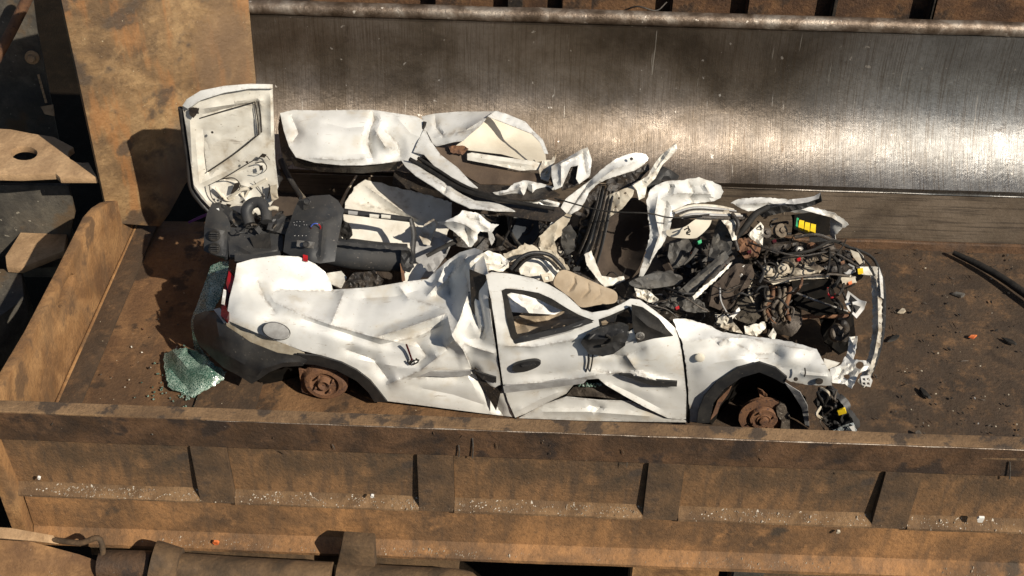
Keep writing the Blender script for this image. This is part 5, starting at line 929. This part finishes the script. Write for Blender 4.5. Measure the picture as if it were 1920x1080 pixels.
sheet('roof_sheet_edge', [(914, 218, 1.66), (930, 208, 1.74), (946, 212, 1.72), (985, 228, 1.66), (1000, 245, 1.60), (1018, 262, 1.52), (1028, 288, 1.42), (1021, 288, 1.43), (1012, 266, 1.50), (996, 250, 1.57), (980, 244, 1.60), (950, 232, 1.65)], PAINT, car, t=.006, step=4, crumple=.006, cs=20)
sheet('roof_underside', [(868, 264, 1.54), (886, 248, 1.60), (902, 235, 1.66), (914, 219, 1.78), (950, 233, 1.90), (980, 245, 1.92), (996, 251, 1.92), (1012, 267, 1.86), (1022, 284, 1.76), (1024, 300, 1.62), (1000, 304, 1.52), (940, 288, 1.50), (880, 282, 1.50), (850, 276, 1.52)], CREAM, car, t=.006, step=6, crumple=.002, cs=50, inner=[(950, 262, 1.80), (985, 275, 1.76)])
sheet('roof_cross_bar', [(876, 288, 1.44), (885, 286, 1.44), (940, 294, 1.42), (1000, 302, 1.40), (1022, 308, 1.39), (1018, 318, 1.36), (975, 320, 1.36), (930, 310, 1.38), (876, 300, 1.41)], INNER, car, t=.02, step=5, folds=[([(880, 294), (940, 302), (1010, 311)], .015, 6)], crumple=.004, cs=20)
sheet('headliner', [(810, 275, 1.50), (840, 278, 1.50), (876, 298, 1.46), (930, 314, 1.42), (980, 324, 1.38), (1040, 326, 1.34), (1040, 345, 1.26), (1000, 340, 1.28), (950, 345, 1.26), (900, 345, 1.28), (860, 322, 1.38), (828, 300, 1.44)], LINER, car, t=.01, step=6, crumple=.01, cs=50)
sheet('headliner_shadow_board', [(850, 322, 1.36), (900, 346, 1.26), (960, 348, 1.24), (1020, 345, 1.22), (1050, 365, 1.10), (1000, 375, 1.06), (920, 372, 1.08), (870, 350, 1.18)], GRIME_SHADE, car, t=.01, step=7, crumple=.02, cs=40)
sheet('rust_patch', [(840, 275, 1.47), (868, 272, 1.47), (878, 280, 1.46), (868, 290, 1.45), (845, 286, 1.45)], RUST, car, t=.005, step=4, crumple=.012, cs=12, rag=1)
sheet('bracket_box', [(1034, 312, 1.30), (1060, 298, 1.34), (1090, 280, 1.38), (1102, 276, 1.38), (1110, 300, 1.32), (1106, 330, 1.22), (1086, 345, 1.16), (1080, 335, 1.18), (1084, 310, 1.26), (1070, 312, 1.25), (1054, 350, 1.12), (1040, 356, 1.10), (1034, 330, 1.2)], PAINT, car, t=.006, step=4, crumple=.008, cs=20, folds=[([(1040, 312), (1096, 285)], .02, 6), ([(1052, 306), (1052, 350)], .02, 5), ([(1092, 282), (1100, 330)], -.02, 6)])
sheet('bracket_hollow', [(1052, 318, 1.28), (1072, 308, 1.30), (1086, 312, 1.30), (1086, 345, 1.20), (1054, 356, 1.16)], GRIME_SHADE, car, t=.01, step=5, crumple=.02, cs=14)
sheet('hinge_bracket', [(1018, 300, 1.40), (1034, 300, 1.40), (1042, 284, 1.44), (1040, 300, 1.40), (1034, 316, 1.34), (1028, 340, 1.26), (1014, 335, 1.28), (1010, 318, 1.34)], TORN, car, t=.01, step=4, crumple=.015, cs=12)
sheet('crumpled_cap', [Z(924, 361, .88), Z(950, 356, .90), Z(964, 344, .94), Z(980, 339, .96), Z(998, 341, .95), Z(1022, 346, .92), Z(1040, 352, .90), Z(1037, 358, .88), Z(1016, 355, .88), Z(1003, 356, .88), Z(1003, 364, .86), Z(1014, 371, .84), Z(1034, 376, .82), Z(1052, 381, .80), Z(1042, 394, .76), Z(1000, 386, .78), Z(972, 378, .81), Z(966, 365, .86), Z(946, 367, .86), Z(930, 365, .87)], PAINT, car, t=.006, step=3.5, crumple=.004, cs=22, rag=.6,
      folds=[([(980, 341), (976, 356), (984, 372), (1010, 382)], .03, 8), ([(990, 344), (988, 358), (998, 372), (1030, 384)], -.03, 6), ([(998, 345), (998, 362), (1010, 374), (1046, 384)], .03, 6), ([(935, 364), (965, 356), (978, 346)], .02, 6)])
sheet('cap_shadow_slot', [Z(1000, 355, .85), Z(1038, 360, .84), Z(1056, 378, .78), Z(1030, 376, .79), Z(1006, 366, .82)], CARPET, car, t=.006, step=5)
sheet('lower_roof_skin', [Z(966, 384, .80), Z(1010, 392, .78), Z(1050, 392, .78), Z(1060, 400, .76), Z(1040, 412, .72), Z(1010, 408, .73), Z(975, 398, .76)], PAINT, car, t=.006, step=4, crumple=.006, cs=24, folds=[([(970, 388), (1015, 398), (1055, 396)], .02, 5)])
ip = sheet('inner_white_panel', [Z(684, 336, .66), Z(740, 350, .64), Z(800, 365, .62), Z(848, 380, .60), Z(846, 410, .56), Z(836, 450, .50), Z(800, 485, .44), Z(790, 500, .42), Z(720, 480, .46), Z(646, 470, .48), Z(640, 440, .52), Z(648, 380, .60), Z(664, 352, .64)], INNER, car, t=.006, step=5, crumple=.004, cs=80, rag=1.2, seed=2, rand=4, folds=[([(680, 345), (760, 400), (800, 420)], .03, 10), ([(660, 380), (720, 392), (790, 420)], -.02, 12)])
sheet('inner_white_panel', [Z(648, 452, .54), Z(700, 456, .54), Z(768, 455, .53), Z(770, 470, .50), Z(700, 474, .50), Z(648, 470, .5)], INNER, car, t=.006, step=6)
sheet('pillar_box', [Z(796, 420, .66), Z(812, 410, .70), Z(818, 420, .68), Z(806, 460, .58), Z(794, 458, .58), Z(786, 442, .62)], TORN, car, t=.015, step=5, crumple=.012, cs=16)
sheet('torn_shard', [Z(820, 417, .82), Z(834, 415, .84), Z(861, 402, .88), Z(867, 395, .88), Z(884, 397, .86), Z(898, 400, .85), Z(910, 411, .82), Z(921, 419, .80), Z(935, 421, .79), Z(928, 428, .77), Z(922, 436, .75), Z(928, 448, .72), Z(921, 461, .68), Z(917, 448, .70), Z(915, 436, .73), Z(900, 434, .76), Z(895, 439, .76), Z(895, 450, .74), Z(885, 463, .70), Z(878, 463, .70), Z(869, 450, .74), Z(854, 437, .78), Z(836, 423, .81)], PAINT, car, t=.005, step=3.5, crumple=.005, cs=24, rag=.8, seed=3,
      folds=[([(822, 417), (850, 415), (872, 421), (896, 438)], .05, 12), ([(872, 421), (880, 462)], -.02, 9), ([(868, 398), (880, 410), (905, 414)], -.03, 8), ([(898, 402), (900, 420), (918, 430)], .02, 7)])
sheet('trim_board', [Z(972, 402, .60), Z(1008, 408, .60), Z(1012, 434, .54), Z(998, 460, .48), Z(973, 466, .47), Z(957, 441, .53)], NAVY, car, t=.012, step=6, crumple=.006, cs=40)
sheet('trim_board', [Z(940, 400, .62), Z(968, 398, .62), Z(952, 430, .56), Z(942, 460, .50), Z(930, 462, .50), Z(934, 430, .56)], DEEP, car, t=.01, step=6)
T('belt_strap', [Z(952, 402, .66), Z(956, 430, .60), Z(968, 452, .55), Z(984, 468, .52)], [.012, .014, .012], GREYD, car, seg=6, flat=.3)
sheet('shaded_skin', [Z(778, 455, .56), Z(800, 440, .60), Z(826, 448, .58), Z(840, 462, .56), Z(822, 490, .50), Z(800, 505, .47), Z(780, 490, .49)], GREYP, car, t=.006, step=6, crumple=.012, cs=30)
T('window_channel', [Z(800, 480, .66), Z(826, 466, .68), Z(856, 452, .68)], [.012, .014], RUBBER, car, seg=6, flat=.5)
sheet('torn_edge', [Z(944, 476, .70), Z(962, 470, .72), Z(984, 456, .74), Z(1004, 462, .73), Z(1012, 470, .70), Z(990, 476, .70), Z(966, 490, .68), Z(952, 492, .68)], SEAL, car, t=.005, step=4, crumple=.012, cs=16, rag=1.2)
sheet('torn_edge', [Z(1010, 462, .70), Z(1034, 470, .68), Z(1056, 486, .64), Z(1068, 506, .58), Z(1054, 506, .58), Z(1036, 490, .62), Z(1014, 476, .66)], SEAL, car, t=.005, step=4, crumple=.012, cs=16, rag=1.2)
sheet('torn_edge', [Z(1054, 430, .68), Z(1070, 420, .72), Z(1080, 440, .68), Z(1076, 470, .60), Z(1062, 478, .58), Z(1052, 456, .62)], GREYD, car, t=.006, step=5, crumple=.02, cs=18, rag=1)
sheet('grey_inner_skin', [Z(790, 470, .52), Z(830, 440, .58), Z(850, 450, .56), Z(836, 480, .52), Z(806, 520, .46), Z(790, 520, .44)], GREYP, car, t=.006, step=6, crumple=.02, cs=26)
sheet('grey_inner_skin', [Z(850, 400, .60), Z(900, 400, .60), Z(1000, 410, .58), Z(1010, 440, .50), Z(940, 470, .44), Z(900, 470, .45), Z(850, 460, .48)], GRIME_SHADE, car, t=.006, step=8, crumple=.03, cs=30)
for k, q in enumerate(([(800, 478), (826, 464), (850, 452)], [(930, 440), (950, 455), (970, 470)], [(960, 400), (955, 430), (940, 460)])): T('strip', [Z(a, b, .66) for a, b in q], .010, (PLAST, CAST, PLAST)[k], car, seg=6, flat=.5)
sheet('beige_corner', [Z(752, 496, .58), Z(790, 494, .58), Z(800, 505, .56), Z(788, 524, .52), Z(756, 530, .52)], INNER, car, t=.006, step=6)
sheet('rust_sill_edge', [Z(750, 494, .62), Z(756, 494, .62), Z(760, 526, .55), Z(754, 528, .55)], RUST, car, t=.004, step=4)
sheet('loose_hatch_trim', [Z(640, 540, .54), Z(662, 512, .62), Z(700, 508, .62), Z(720, 525, .56), Z(712, 540, .54)], GRIME_SHADE, car, t=.01, step=5, crumple=.03, cs=16)
T('load_bay_rail', [Z(668, 330, .52), Z(650, 360, .50), Z(636, 392, .52)], [.012, .02], SEAL, car, seg=7, flat=.5)
T('seat_belt', [Z(540, 330, .50), Z(556, 356, .54), Z(572, 374, .60)], [.014, .02, .014], SEAL, car, seg=7, flat=.3)
T('hinge_arm', [Z(528, 300, .66), Z(536, 322, .62), Z(552, 350, .58), Z(565, 372, .58)], [.026, .02, .018], PLAST, car, seg=8)
sheet('hinge_cover', [Z(500, 316, .66), Z(520, 310, .66), Z(528, 330, .62), Z(522, 350, .60), Z(506, 344, .60), Z(500, 330, .63)], PLAST, car, t=.03, step=5, crumple=.02, cs=14)
sheet('load_bay_shadow_board', [Z(740, 318, .60), Z(800, 335, .62), Z(848, 372, .62), Z(846, 380, .58), Z(790, 362, .55), Z(735, 346, .55)], GRIME_SHADE, car, t=.01, step=7)

# ================================================================= LOOSE THINGS ON AND AROUND THE WRECK
# --- upright tailgate at the left
tg = thing('tailgate', (-1.72, 1.25, .55), 'white tailgate standing upright with its bare inner side and torn latch hole', 'tailgate')
YT = 1.28
tout = [(342, 200, 1.24), (350, 190, 1.24), (376, 172, 1.24), (420, 163, 1.25), (470, 158, 1.26), (511, 160, 1.28), (512, 190, 1.28), (514, 250, 1.28), (514, 310, 1.26), (520, 345, 1.24), (519, 368, 1.24), (498, 398, 1.2), (440, 410, 1.2), (398, 393, 1.24), (378, 372, 1.26), (364, 352, 1.27), (357, 300, 1.27), (349, 240, 1.25)]
ti = sheet('inner_skin', tout, INNER, tg, t=.006, step=5, crumple=.005, cs=40, inner=[(430, 260, YT), (440, 340, YT)],
      folds=[([(364, 232), (374, 345), (430, 318), (508, 262)], .016, 12), ([(372, 205), (420, 198), (496, 188), (503, 192)], .014, 10), ([(355, 205), (362, 345), (398, 390)], .014, 9), ([(507, 170), (508, 262)], .014, 8), ([(378, 220), (378, 215), (480, 190), (484, 250), (392, 322), (380, 240)], -.02, 6),
             ([(430, 340), (470, 352), (500, 335)], .010, 6), ([(470, 352), (452, 395)], .012, 5), ([(452, 365), (478, 398)], .012, 5), ([(395, 350), (420, 372), (452, 365)], .010, 5), ([(440, 325), (486, 305), (505, 308)], -.008, 5), ([(410, 335), (448, 340), (452, 352), (440, 362)], -.008, 5)])
sheet('top_edge', [(342, 198, 1.235), (350, 186, 1.235), (376, 170, 1.235), (420, 161, 1.24), (470, 157, 1.25), (511, 158, 1.27), (511, 166, 1.255), (470, 166, 1.235), (420, 174, 1.22), (376, 188, 1.215), (352, 204, 1.21)], PAINT, tg, t=.03, step=5)
sheet('outer_skin', [(340, 202, 1.30), (430, 164, 1.32), (511, 160, 1.34), (516, 300, 1.34), (522, 350, 1.32), (500, 400, 1.28), (440, 412, 1.28), (396, 398, 1.29), (362, 356, 1.31), (345, 260, 1.30)], PAINT, tg, t=.006, step=14)
sheet('recess_panel', [(376, 222, 1.275), (420, 208, 1.275), (477, 192, 1.28), (484, 252, 1.28), (440, 290, 1.28), (388, 322, 1.28)], INNER, tg, t=.004, step=8, crumple=.003, cs=40)
for q in ([(374, 222), (420, 208), (478, 191)], [(478, 191), (483, 225), (485, 252)], [(485, 252), (440, 288), (390, 322)]): T('panel_groove', [(a, b, 1.255) for a, b in q], .004, GRIME_SHADE, tg, seg=5)
T('side_slot', [(484, 190, 1.25), (488, 215, 1.25), (490, 248, 1.25)], .005, GRIME_SHADE, tg, seg=5)
sheet('latch_hole', [(354, 205, 1.215), (362, 201, 1.215), (374, 203, 1.215), (372, 212, 1.215), (362, 221, 1.215), (356, 216, 1.215)], GRIME_SHADE, tg, t=.008, step=3, rag=1.5)
T('weather_strip', [(338, 202, 1.26), (343, 240, 1.28), (352, 300, 1.29), (358, 352, 1.29), (376, 380, 1.28), (396, 402, 1.26)], .015, PLAST, tg, seg=8)
for q in ([(486, 294), (496, 296), (500, 290), (492, 288)], [(486, 312), (492, 310), (493, 318), (487, 320)], [(440, 344), (448, 342), (449, 352), (438, 362), (432, 364)], [(468, 350), (474, 354), (470, 358)], [(424, 382), (434, 384), (428, 392)], [(452, 378), (458, 374), (458, 384)]):
    sheet('cut_out', [(a, b, 1.222) for a, b in q], GRIME_SHADE, tg, t=.004, step=3)
for q, m_, r_ in (([(392, 346), (398, 372), (420, 392)], GRIME_SHADE, .003), ([(398, 344), (430, 328), (470, 304), (496, 292), (506, 300)], GRIME_SHADE, .0025), ([(414, 336), (438, 334), (450, 346), (446, 360), (432, 368)], GRIME_SHADE, .004), ([(478, 306), (494, 304), (500, 316), (488, 326), (474, 324)], GRIME_SHADE, .0035),
                  ([(428, 372), (452, 356), (470, 352), (500, 336)], CREAM, .010), ([(468, 354), (456, 378), (446, 400)], CREAM, .009), ([(452, 362), (466, 380), (480, 400)], CREAM, .008), ([(476, 340), (490, 360), (496, 384)], GRIME_SHADE, .0022), ([(404, 352), (424, 374), (440, 372)], CREAM, .008)):
    T('rib_and_shade_line', [(a, b, 1.234) for a, b in q], r_, m_, tg, seg=6, flat=.5)  # pale tubes are raised ribs; dark ones draw the stampings' shadows
for a, b in ((410, 370), (417, 372), (414, 378), (494, 368), (420, 390), (463, 304), (398, 248)): lathe('stamped_hole', U(a, b, y=1.22), (0, -1, .2), [(0, .008), (.002, .008), (.003, .003)], GRIME_SHADE, tg, seg=8)
T('lock_cable', [(502, 372, 1.2), (506, 355, 1.19), (504, 345, 1.2)], .004, RUBBER, tg, seg=5)
sheet('hinge_tab', [(505, 350, 1.2), (518, 346, 1.2), (522, 372, 1.18), (510, 378, 1.18)], SEAL, tg, t=.01, step=5, crumple=.01, cs=12)
# --- dashboard
db = thing('dashboard', (-1.2, .95, .62), 'black dashboard torn from a car lying upside down across the load bay', 'dashboard')
console = [(531, 472, .74), (535, 440, .84), (545, 412, .92), (552, 392, 1.00), (560, 375, 1.06), (586, 367, 1.10), (618, 365, 1.10), (634, 376, 1.06), (645, 394, 1.0), (640, 420, .92), (632, 460, .78), (628, 490, .70), (600, 494, .66), (560, 486, .68)]
cs_ = sheet('centre_console', console, DASH, db, t=.03, step=5, inner=[(575, 392, .96), (610, 390, .96), (570, 440, .78), (600, 445, .77), (580, 480, .66)], folds=[([(546, 412), (606, 416), (640, 400)], .015, 7), ([(606, 416), (600, 490)], .02, 6)])
def dial(name, px, py, y, rr, m, par, seg=16): return lathe(name, U(px, py, y=y), (0, -.75, .65), [(-.004, rr), (.006, rr), (.010, rr*.8), (.006, rr*.6)], m, par, seg=seg)
for k in range(16):                                   # tiny printed control markings
    px = 551+(k % 9)*6+prng.uniform(-1.5, 1.5); py = 416+(k//9)*6+prng.uniform(-1.5, 1.5)+(px-551)*.05
    lathe('control_mark', U(px, py, y=.90-(py-412)*.0040-.028), (0, -.75, .65), [(0, .0026), (.001, .002)], GREYP, cs_, seg=6)
for k in range(6):
    px = 553+(k % 7)*7; py = 442+(k//7)*24; lathe('control_mark', U(px, py, y=.80-(py-442)*.0035-.028), (0, -.75, .65), [(0, .0022), (.001, .0018)], WHITEP, cs_, seg=6)
for a0, a1, m in ((3.4, 5.2, BLUE), (5.3, 7.6, RED), (1.8, 3.2, DRED)):
    tube('temperature_arc', [U(592+9*math.cos(a0+(a1-a0)*k/6), 427+8*math.sin(a0+(a1-a0)*k/6), y=.812) for k in range(7)], .0035, m, cs_, seg=5, n=2)
rd = sheet('switch_plate', [(557, 450, .735), (590, 454, .73), (588, 466, .695), (556, 462, .70)], STEEL, cs_, t=.006, step=5)
dial('switch_knob', 574, 458, .69, .019, PLAST, rd); dial('heater_dial', 576, 378, .99, .022, PLAST, cs_)
sheet('hazard_switch', [(568, 477, .655), (577, 479, .652), (577, 491, .62), (568, 489, .625)], RED, cs_, t=.008, step=4)
sheet('blank_slot', [(569, 384, .975), (582, 386, .975), (581, 396, .95), (569, 393, .955)], RUBBER, cs_, t=.006, step=4)
T('crash_roll', [(612, 470, .86), (660, 476, .86), (710, 481, .86), (762, 484, .86)], [.080, .094, .090, .088], DASH, db, seg=20, flat=.82)
sheet('crash_roll_edge', [(632, 452, .80), (700, 459, .79), (764, 464, .79), (766, 470, .775), (700, 466, .775), (632, 459, .785)], PLAST, db, t=.012, step=6, crumple=.006, cs=16, rag=1)
sheet('torn_pad_end', [(752, 466, .80), (770, 468, .80), (776, 500, .72), (768, 512, .70), (752, 505, .72)], PLAST, db, t=.02, step=5, crumple=.02, cs=14, rag=1)
T('upper_strip', [(636, 395, 1.05), (690, 402, 1.03), (740, 408, 1.02), (770, 412, 1.0)], [.018, .018, .016], PLAST, db, seg=8, flat=.6)
for k, (px, py) in enumerate(((702, 404), (724, 405), (662, 398))): sheet('strip_gap', [(px-9, py-3, .99), (px+9, py-1, .99), (px+8, py+5, .985), (px-9, py+4, .985)], INNER if k < 2 else GREYP, db, t=.004, step=4)
T('side_strut', [(770, 410, 1.0), (776, 440, .94), (772, 492, .80)], [.016, .02, .016], PLAST, db, seg=8, flat=.6)
sheet('air_duct', [(640, 412, .98), (654, 418, .95), (660, 440, .90), (648, 452, .88), (638, 440, .92)], RUBBER, db, t=.01, step=5, crumple=.02, cs=14)
vb = sheet('vent_panel', [(383, 425, .96), (388, 400, 1.06), (398, 380, 1.12), (420, 392, 1.08), (432, 420, .98), (430, 460, .84), (426, 482, .76), (400, 478, .78), (382, 470, .82)], DASH, db, t=.04, step=5, inner=[(405, 430, .90), (405, 460, .82)], folds=[([(384, 426), (430, 434)], .012, 6), ([(427, 430), (424, 480)], -.012, 5)])
for py, yv in ((442, .865), (466, .79)):
    v = dial('air_vent', 402, py, yv, .036, RUBBER, vb, 20)
    for s in (-1, 0, 1): T('vent_vane', [(395, py+s*4, yv-.02), (409, py+s*4, yv-.02)], .004, PLAST, v, seg=5, n=1)
sheet('instrument_panel', [(426, 425, .96), (470, 430, .94), (530, 436, .92), (530, 470, .80), (500, 486, .74), (430, 482, .76)], DASH, db, t=.03, step=6, holes=[[(470, 448), (500, 440), (505, 462), (480, 466)]], folds=[([(440, 458), (470, 474), (525, 468)], .02, 8)])
sheet('lower_trim', [(440, 474, .74), (480, 478, .72), (525, 470, .74), (525, 478, .70), (480, 488, .68), (440, 490, .68)], DASH, db, t=.02, step=6)
sheet('cluster_hood', [(398, 382, 1.12), (410, 378, 1.14), (440, 394, 1.08), (468, 412, 1.02), (474, 426, .97), (450, 430, .95), (424, 408, 1.02)], PLAST, db, t=.03, step=5, crumple=.02, cs=16, rag=.8)
sheet('white_tab', [(402, 392, 1.08), (410, 390, 1.08), (412, 400, 1.05), (404, 402, 1.05)], WHITEP, db, t=.005, step=4)
T('steering_shroud', [(468, 420, .94), (462, 396, 1.0), (472, 382, 1.04), (488, 380, 1.04), (498, 394, 1.0), (500, 416, .93)], [.034, .036, .034, .034, .034], DASH, db, seg=14)
T('column_stalk', [(495, 398, .98), (510, 390, 1.0), (522, 392, 1.0)], .014, SEAL, db, seg=8)
sheet('column_bracket', [(500, 430, .90), (506, 408, .98), (530, 400, 1.02), (545, 415, .96), (535, 440, .88)], PLAST, db, t=.03, step=6, crumple=.02, cs=18)
sheet('under_cover', [(468, 444, .86), (505, 436, .88), (508, 466, .80), (478, 470, .80)], RUBBER, db, t=.01, step=7)
sheet('back_carcass', [(395, 410, 1.16), (470, 420, 1.12), (560, 400, 1.16), (640, 410, 1.10), (640, 470, .96), (560, 480, .90), (430, 480, .90), (390, 450, 1.0)], RUBBER, db, t=.02, step=12)
junk('dash_debris', [(430, 395), (530, 390), (535, 430), (440, 440)], (.62, .74), 40, [PLAST, RUBBER, DASH, CAST], 51, .012, .035, db)
# --- broken windscreen hanging over the rear bumper
ws2 = thing('broken_windscreen', (-1.95, .45, .02), 'crazed green sheet of broken windscreen glass draped behind the rear bumper', 'broken glass')
sheet('lying_pane', [Z(306, 664, .03), Z(322, 656, .09), Z(350, 652, .15), Z(372, 660, .16), Z(390, 672, .14), Z(408, 688, .12), Z(424, 698, .08), Z(420, 712, .04), Z(392, 728, .03), Z(360, 746, .02), Z(340, 734, .03), Z(318, 728, .03), Z(310, 706, .03)], GLASS, ws2, t=.008, step=5, crumple=.012, cs=40, rag=2, folds=[([(322, 656), (352, 690), (400, 712)], .05, 22), ([(350, 654), (380, 690)], -.05, 14), ([(318, 690), (360, 740)], -.03, 14)])
sheet('hanging_pane', [(394, 500, .80), (410, 490, .82), (428, 490, .78), (428, 505, .72), (412, 560, .56), (400, 582, .50), (372, 588, .52), (366, 600, .50), (366, 625, .50), (374, 652, .46), (390, 670, .42), (398, 690, .36), (394, 708, .30), (380, 700, .36), (368, 668, .46), (360, 630, .52), (358, 600, .54), (366, 580, .58)], GLASS, ws2, t=.006, step=6, crumple=.015, cs=30, rag=1)
V_, F_ = [], []; rc = random.Random(8)
for k in range(170):                                   # loose cubes of the broken pane
    c = U(rc.gauss(365, 38), rc.gauss(722, 22), z=.006); q = rc.uniform(.0025, .006); b = len(V_)
    V_ += [c+Vector((i*q*rc.uniform(.6, 1.2), j*q*rc.uniform(.6, 1.2), h*q)) for i in (-1, 1) for j in (-1, 1) for h in (-.8, 1)]
    F_ += [tuple(b+i for i in f) for f in ((0, 1, 3, 2), (4, 6, 7, 5), (0, 4, 5, 1), (2, 3, 7, 6), (0, 2, 6, 4), (1, 5, 7, 3))]
kind(link('glass_crumbs', V_, F_, GLASS, ws2), 'stuff')
# --- black bar at the right, purple scrap behind the tailgate
tag(tube('rubber_hose', [U(1788, 474, z=.03), U(1840, 499, z=.035), (U(1892, 530, z=.04)), U(1990, 600, z=.05)], [.018, .025, .027, .029], RUBBER, None, seg=12, n=4), 'thick black rubber hose lying diagonally on the trough floor at the right', 'hose')
tag(sheet('purple_strip', [Z(352, 416, .10), Z(372, 406, .14), Z(392, 398, .18), Z(394, 402, .17), Z(374, 411, .12), Z(354, 419, .08)], mat('purple_film', (.10, .03, .16), rough=.5), None, t=.004, step=4), 'thin purple strip of film under the upright tailgate', 'film strip')
# --- small scraps on the floor: each its own object
def scrap(name, px, py, s, m, label, cat, seed, group=None, el=1.6, hgt=.3):
    rg2 = random.Random(seed); c = U(px, py, z=.004); n = 7; a0 = rg2.uniform(0, 3.14); lo, up = [], []
    for k in range(n):
        a = 2*math.pi*k/n; r = s*rg2.uniform(.6, 1.15); d = Vector((math.cos(a)*el, math.sin(a), 0))*r; d.rotate(Matrix.Rotation(a0, 3, 'Z')); lo.append(c+d); up.append(c+d*.8+Vector((0, 0, s*hgt*rg2.uniform(.5, 1.5)+.003)))
    return tag(link(name, lo+up, [tuple(range(n))[::-1], tuple(range(n, 2*n))]+[(k, (k+1) % n, n+(k+1) % n, n+k) for k in range(n)], m, None, smooth=30), label, cat, group)
scrap('orange_shard', 1824, 632, .020, ORANGE, 'small orange plastic shard on the dark floor right of the wreck', 'plastic shard', 1)
scrap('crumpled_foil', 1798, 553, .030, STEEL, 'crumpled grey foil scrap on the floor below the black hose', 'scrap', 2)
scrap('beige_shard', 1691, 584, .024, SEAL, 'beige flaky scrap on the floor beside the front bumper', 'scrap', 3)
scrap('rubber_strip', 1678, 634, .022, RUBBER, 'thin upright black rubber strip lying close to the front bumper', 'rubber strip', 4, None, 3.4)
scrap('rubber_strip', 1735, 738, .022, RUBBER, 'bent black rubber strip lying on the floor near the side wall', 'rubber strip', 5, None, 2.6)
scrap('rubber_strip', 1892, 640, .020, RUBBER, 'dark rubber strip lying right of the orange shard', 'rubber strip', 6, None, 2.6)
scrap('dark_lump', 1720, 814, .022, CAST, 'dark lump of scrap on the floor against the top rail', 'scrap', 7, None, 1.3, .8)
scrap('dark_lump', 1823, 826, .018, CAST, 'dark lump near the rail, right of the other lump', 'scrap', 8, None, 1.3, .8)
rg3 = random.Random(77)
L0 = 'tiny pale flake of scrap lying on the brown trough floor'
for k in range(40):
    px = rg3.uniform(1660, 1910); py = rg3.uniform(470, 830)
    scrap('pale_flake', px, py, rg3.uniform(.002, .006), rg3.choice((SEAL, CAST, SEAL, CAST, GREYP)), L0, 'scrap flake', 100+k, 'tiny pale flakes on the floor')
for k in range(26):
    px = rg3.uniform(130, 420); py = rg3.uniform(640, 750); scrap('pale_flake', px, py, rg3.uniform(.002, .006), rg3.choice((SEAL, CAST, INNER)), L0, 'scrap flake', 300+k, 'tiny pale flakes on the floor')
L1 = 'small dark crumb of rubber or rust lying on the brown trough floor'
for k in range(60):
    px = rg3.uniform(1640, 1915); py = rg3.uniform(465, 830)
    scrap('dark_crumb', px, py, rg3.uniform(.002, .008), rg3.choice((RUBBER, GRIME_SHADE, GRIME_SHADE, CAST)), L1, 'crumb', 400+k, 'dark crumbs on the floor', rg3.uniform(1, 2.6))
for k in range(30):
    px = rg3.uniform(150, 460); py = rg3.uniform(560, 750)
    scrap('dark_crumb', px, py, rg3.uniform(.003, .009), rg3.choice((RUBBER, GRIME_SHADE, RUST)), L1, 'crumb', 500+k, 'dark crumbs on the floor', rg3.uniform(1, 2.2))
rg4 = random.Random(19)
for k in range(26):
    px = rg4.uniform(1670, 1900); py = rg4.uniform(480, 815); L_ = rg4.uniform(4, 16); a = rg4.gauss(.3, .5)
    c0 = U(px, py, z=.001); c1 = U(px+L_*math.cos(a), py+L_*math.sin(a), z=.001)
    tube('scrape_ridge', [c0, c0.lerp(c1, .5)+Vector((0, 0, .002)), c1], [.001, .0035, .001], (FLOOR, RAILM, CAST)[k % 3], fl, seg=5, n=3, flat=.5)
for k in range(34):
    px = rg4.uniform(60, 1880); py = (786 if px < 900 else 800)+rg4.uniform(20, 170)+(px-900)*.035; L_ = rg4.uniform(3, 14); a = rg4.gauss(1.4, .6)
    yq = -.589 if py < 862+(px-900)*.04 else -.6
    if yq < -.59: continue
    p0 = U(px, py, y=yq+.002); p1 = U(px+L_*math.cos(a), py+L_*math.sin(a), y=yq+.002)
    tube('scrape_ridge', [p0, p1], [.0012, .003, .001], (RIBM, STEEL, RAILM)[k % 3], wall, seg=5, n=2, flat=.6)
# scraps lying on the wall ledges
def on_ledge(name, px, py, y, s, m, label, seed):
    c = U(px, py, y=y); rg2 = random.Random(seed); V = [c+Vector((rg2.uniform(.5, 1)*math.cos(a)*s*1.4, -abs(math.sin(a))*s*.3, math.sin(a)*s)) for a in [k*1.047 for k in range(6)]]
    return tag(prism(name, V, (0, .01, .004), m, None), label, 'scrap')
on_ledge('paper_tag', 1839, 974, -.61, .022, WHITEP, 'pale rectangular tag lying on the upper ledge at the right', 1)
on_ledge('white_chip', 1571, 998, -.60, .010, SEAL, 'cream chip stuck on the lower web below the upper ledge', 2)
on_ledge('white_chip', 698, 931, -.60, .010, WHITEP, 'white chip on the upper ledge near the second rib', 3)
on_ledge('white_chip', 73, 897, -.60, .010, WHITEP, 'white chip on the upper ledge near the left end', 4)
on_ledge('orange_wrapper', 405, 1018, -.64, .016, ORANGE, 'orange wrapper scrap below the wall above the hydraulic ram', 5)
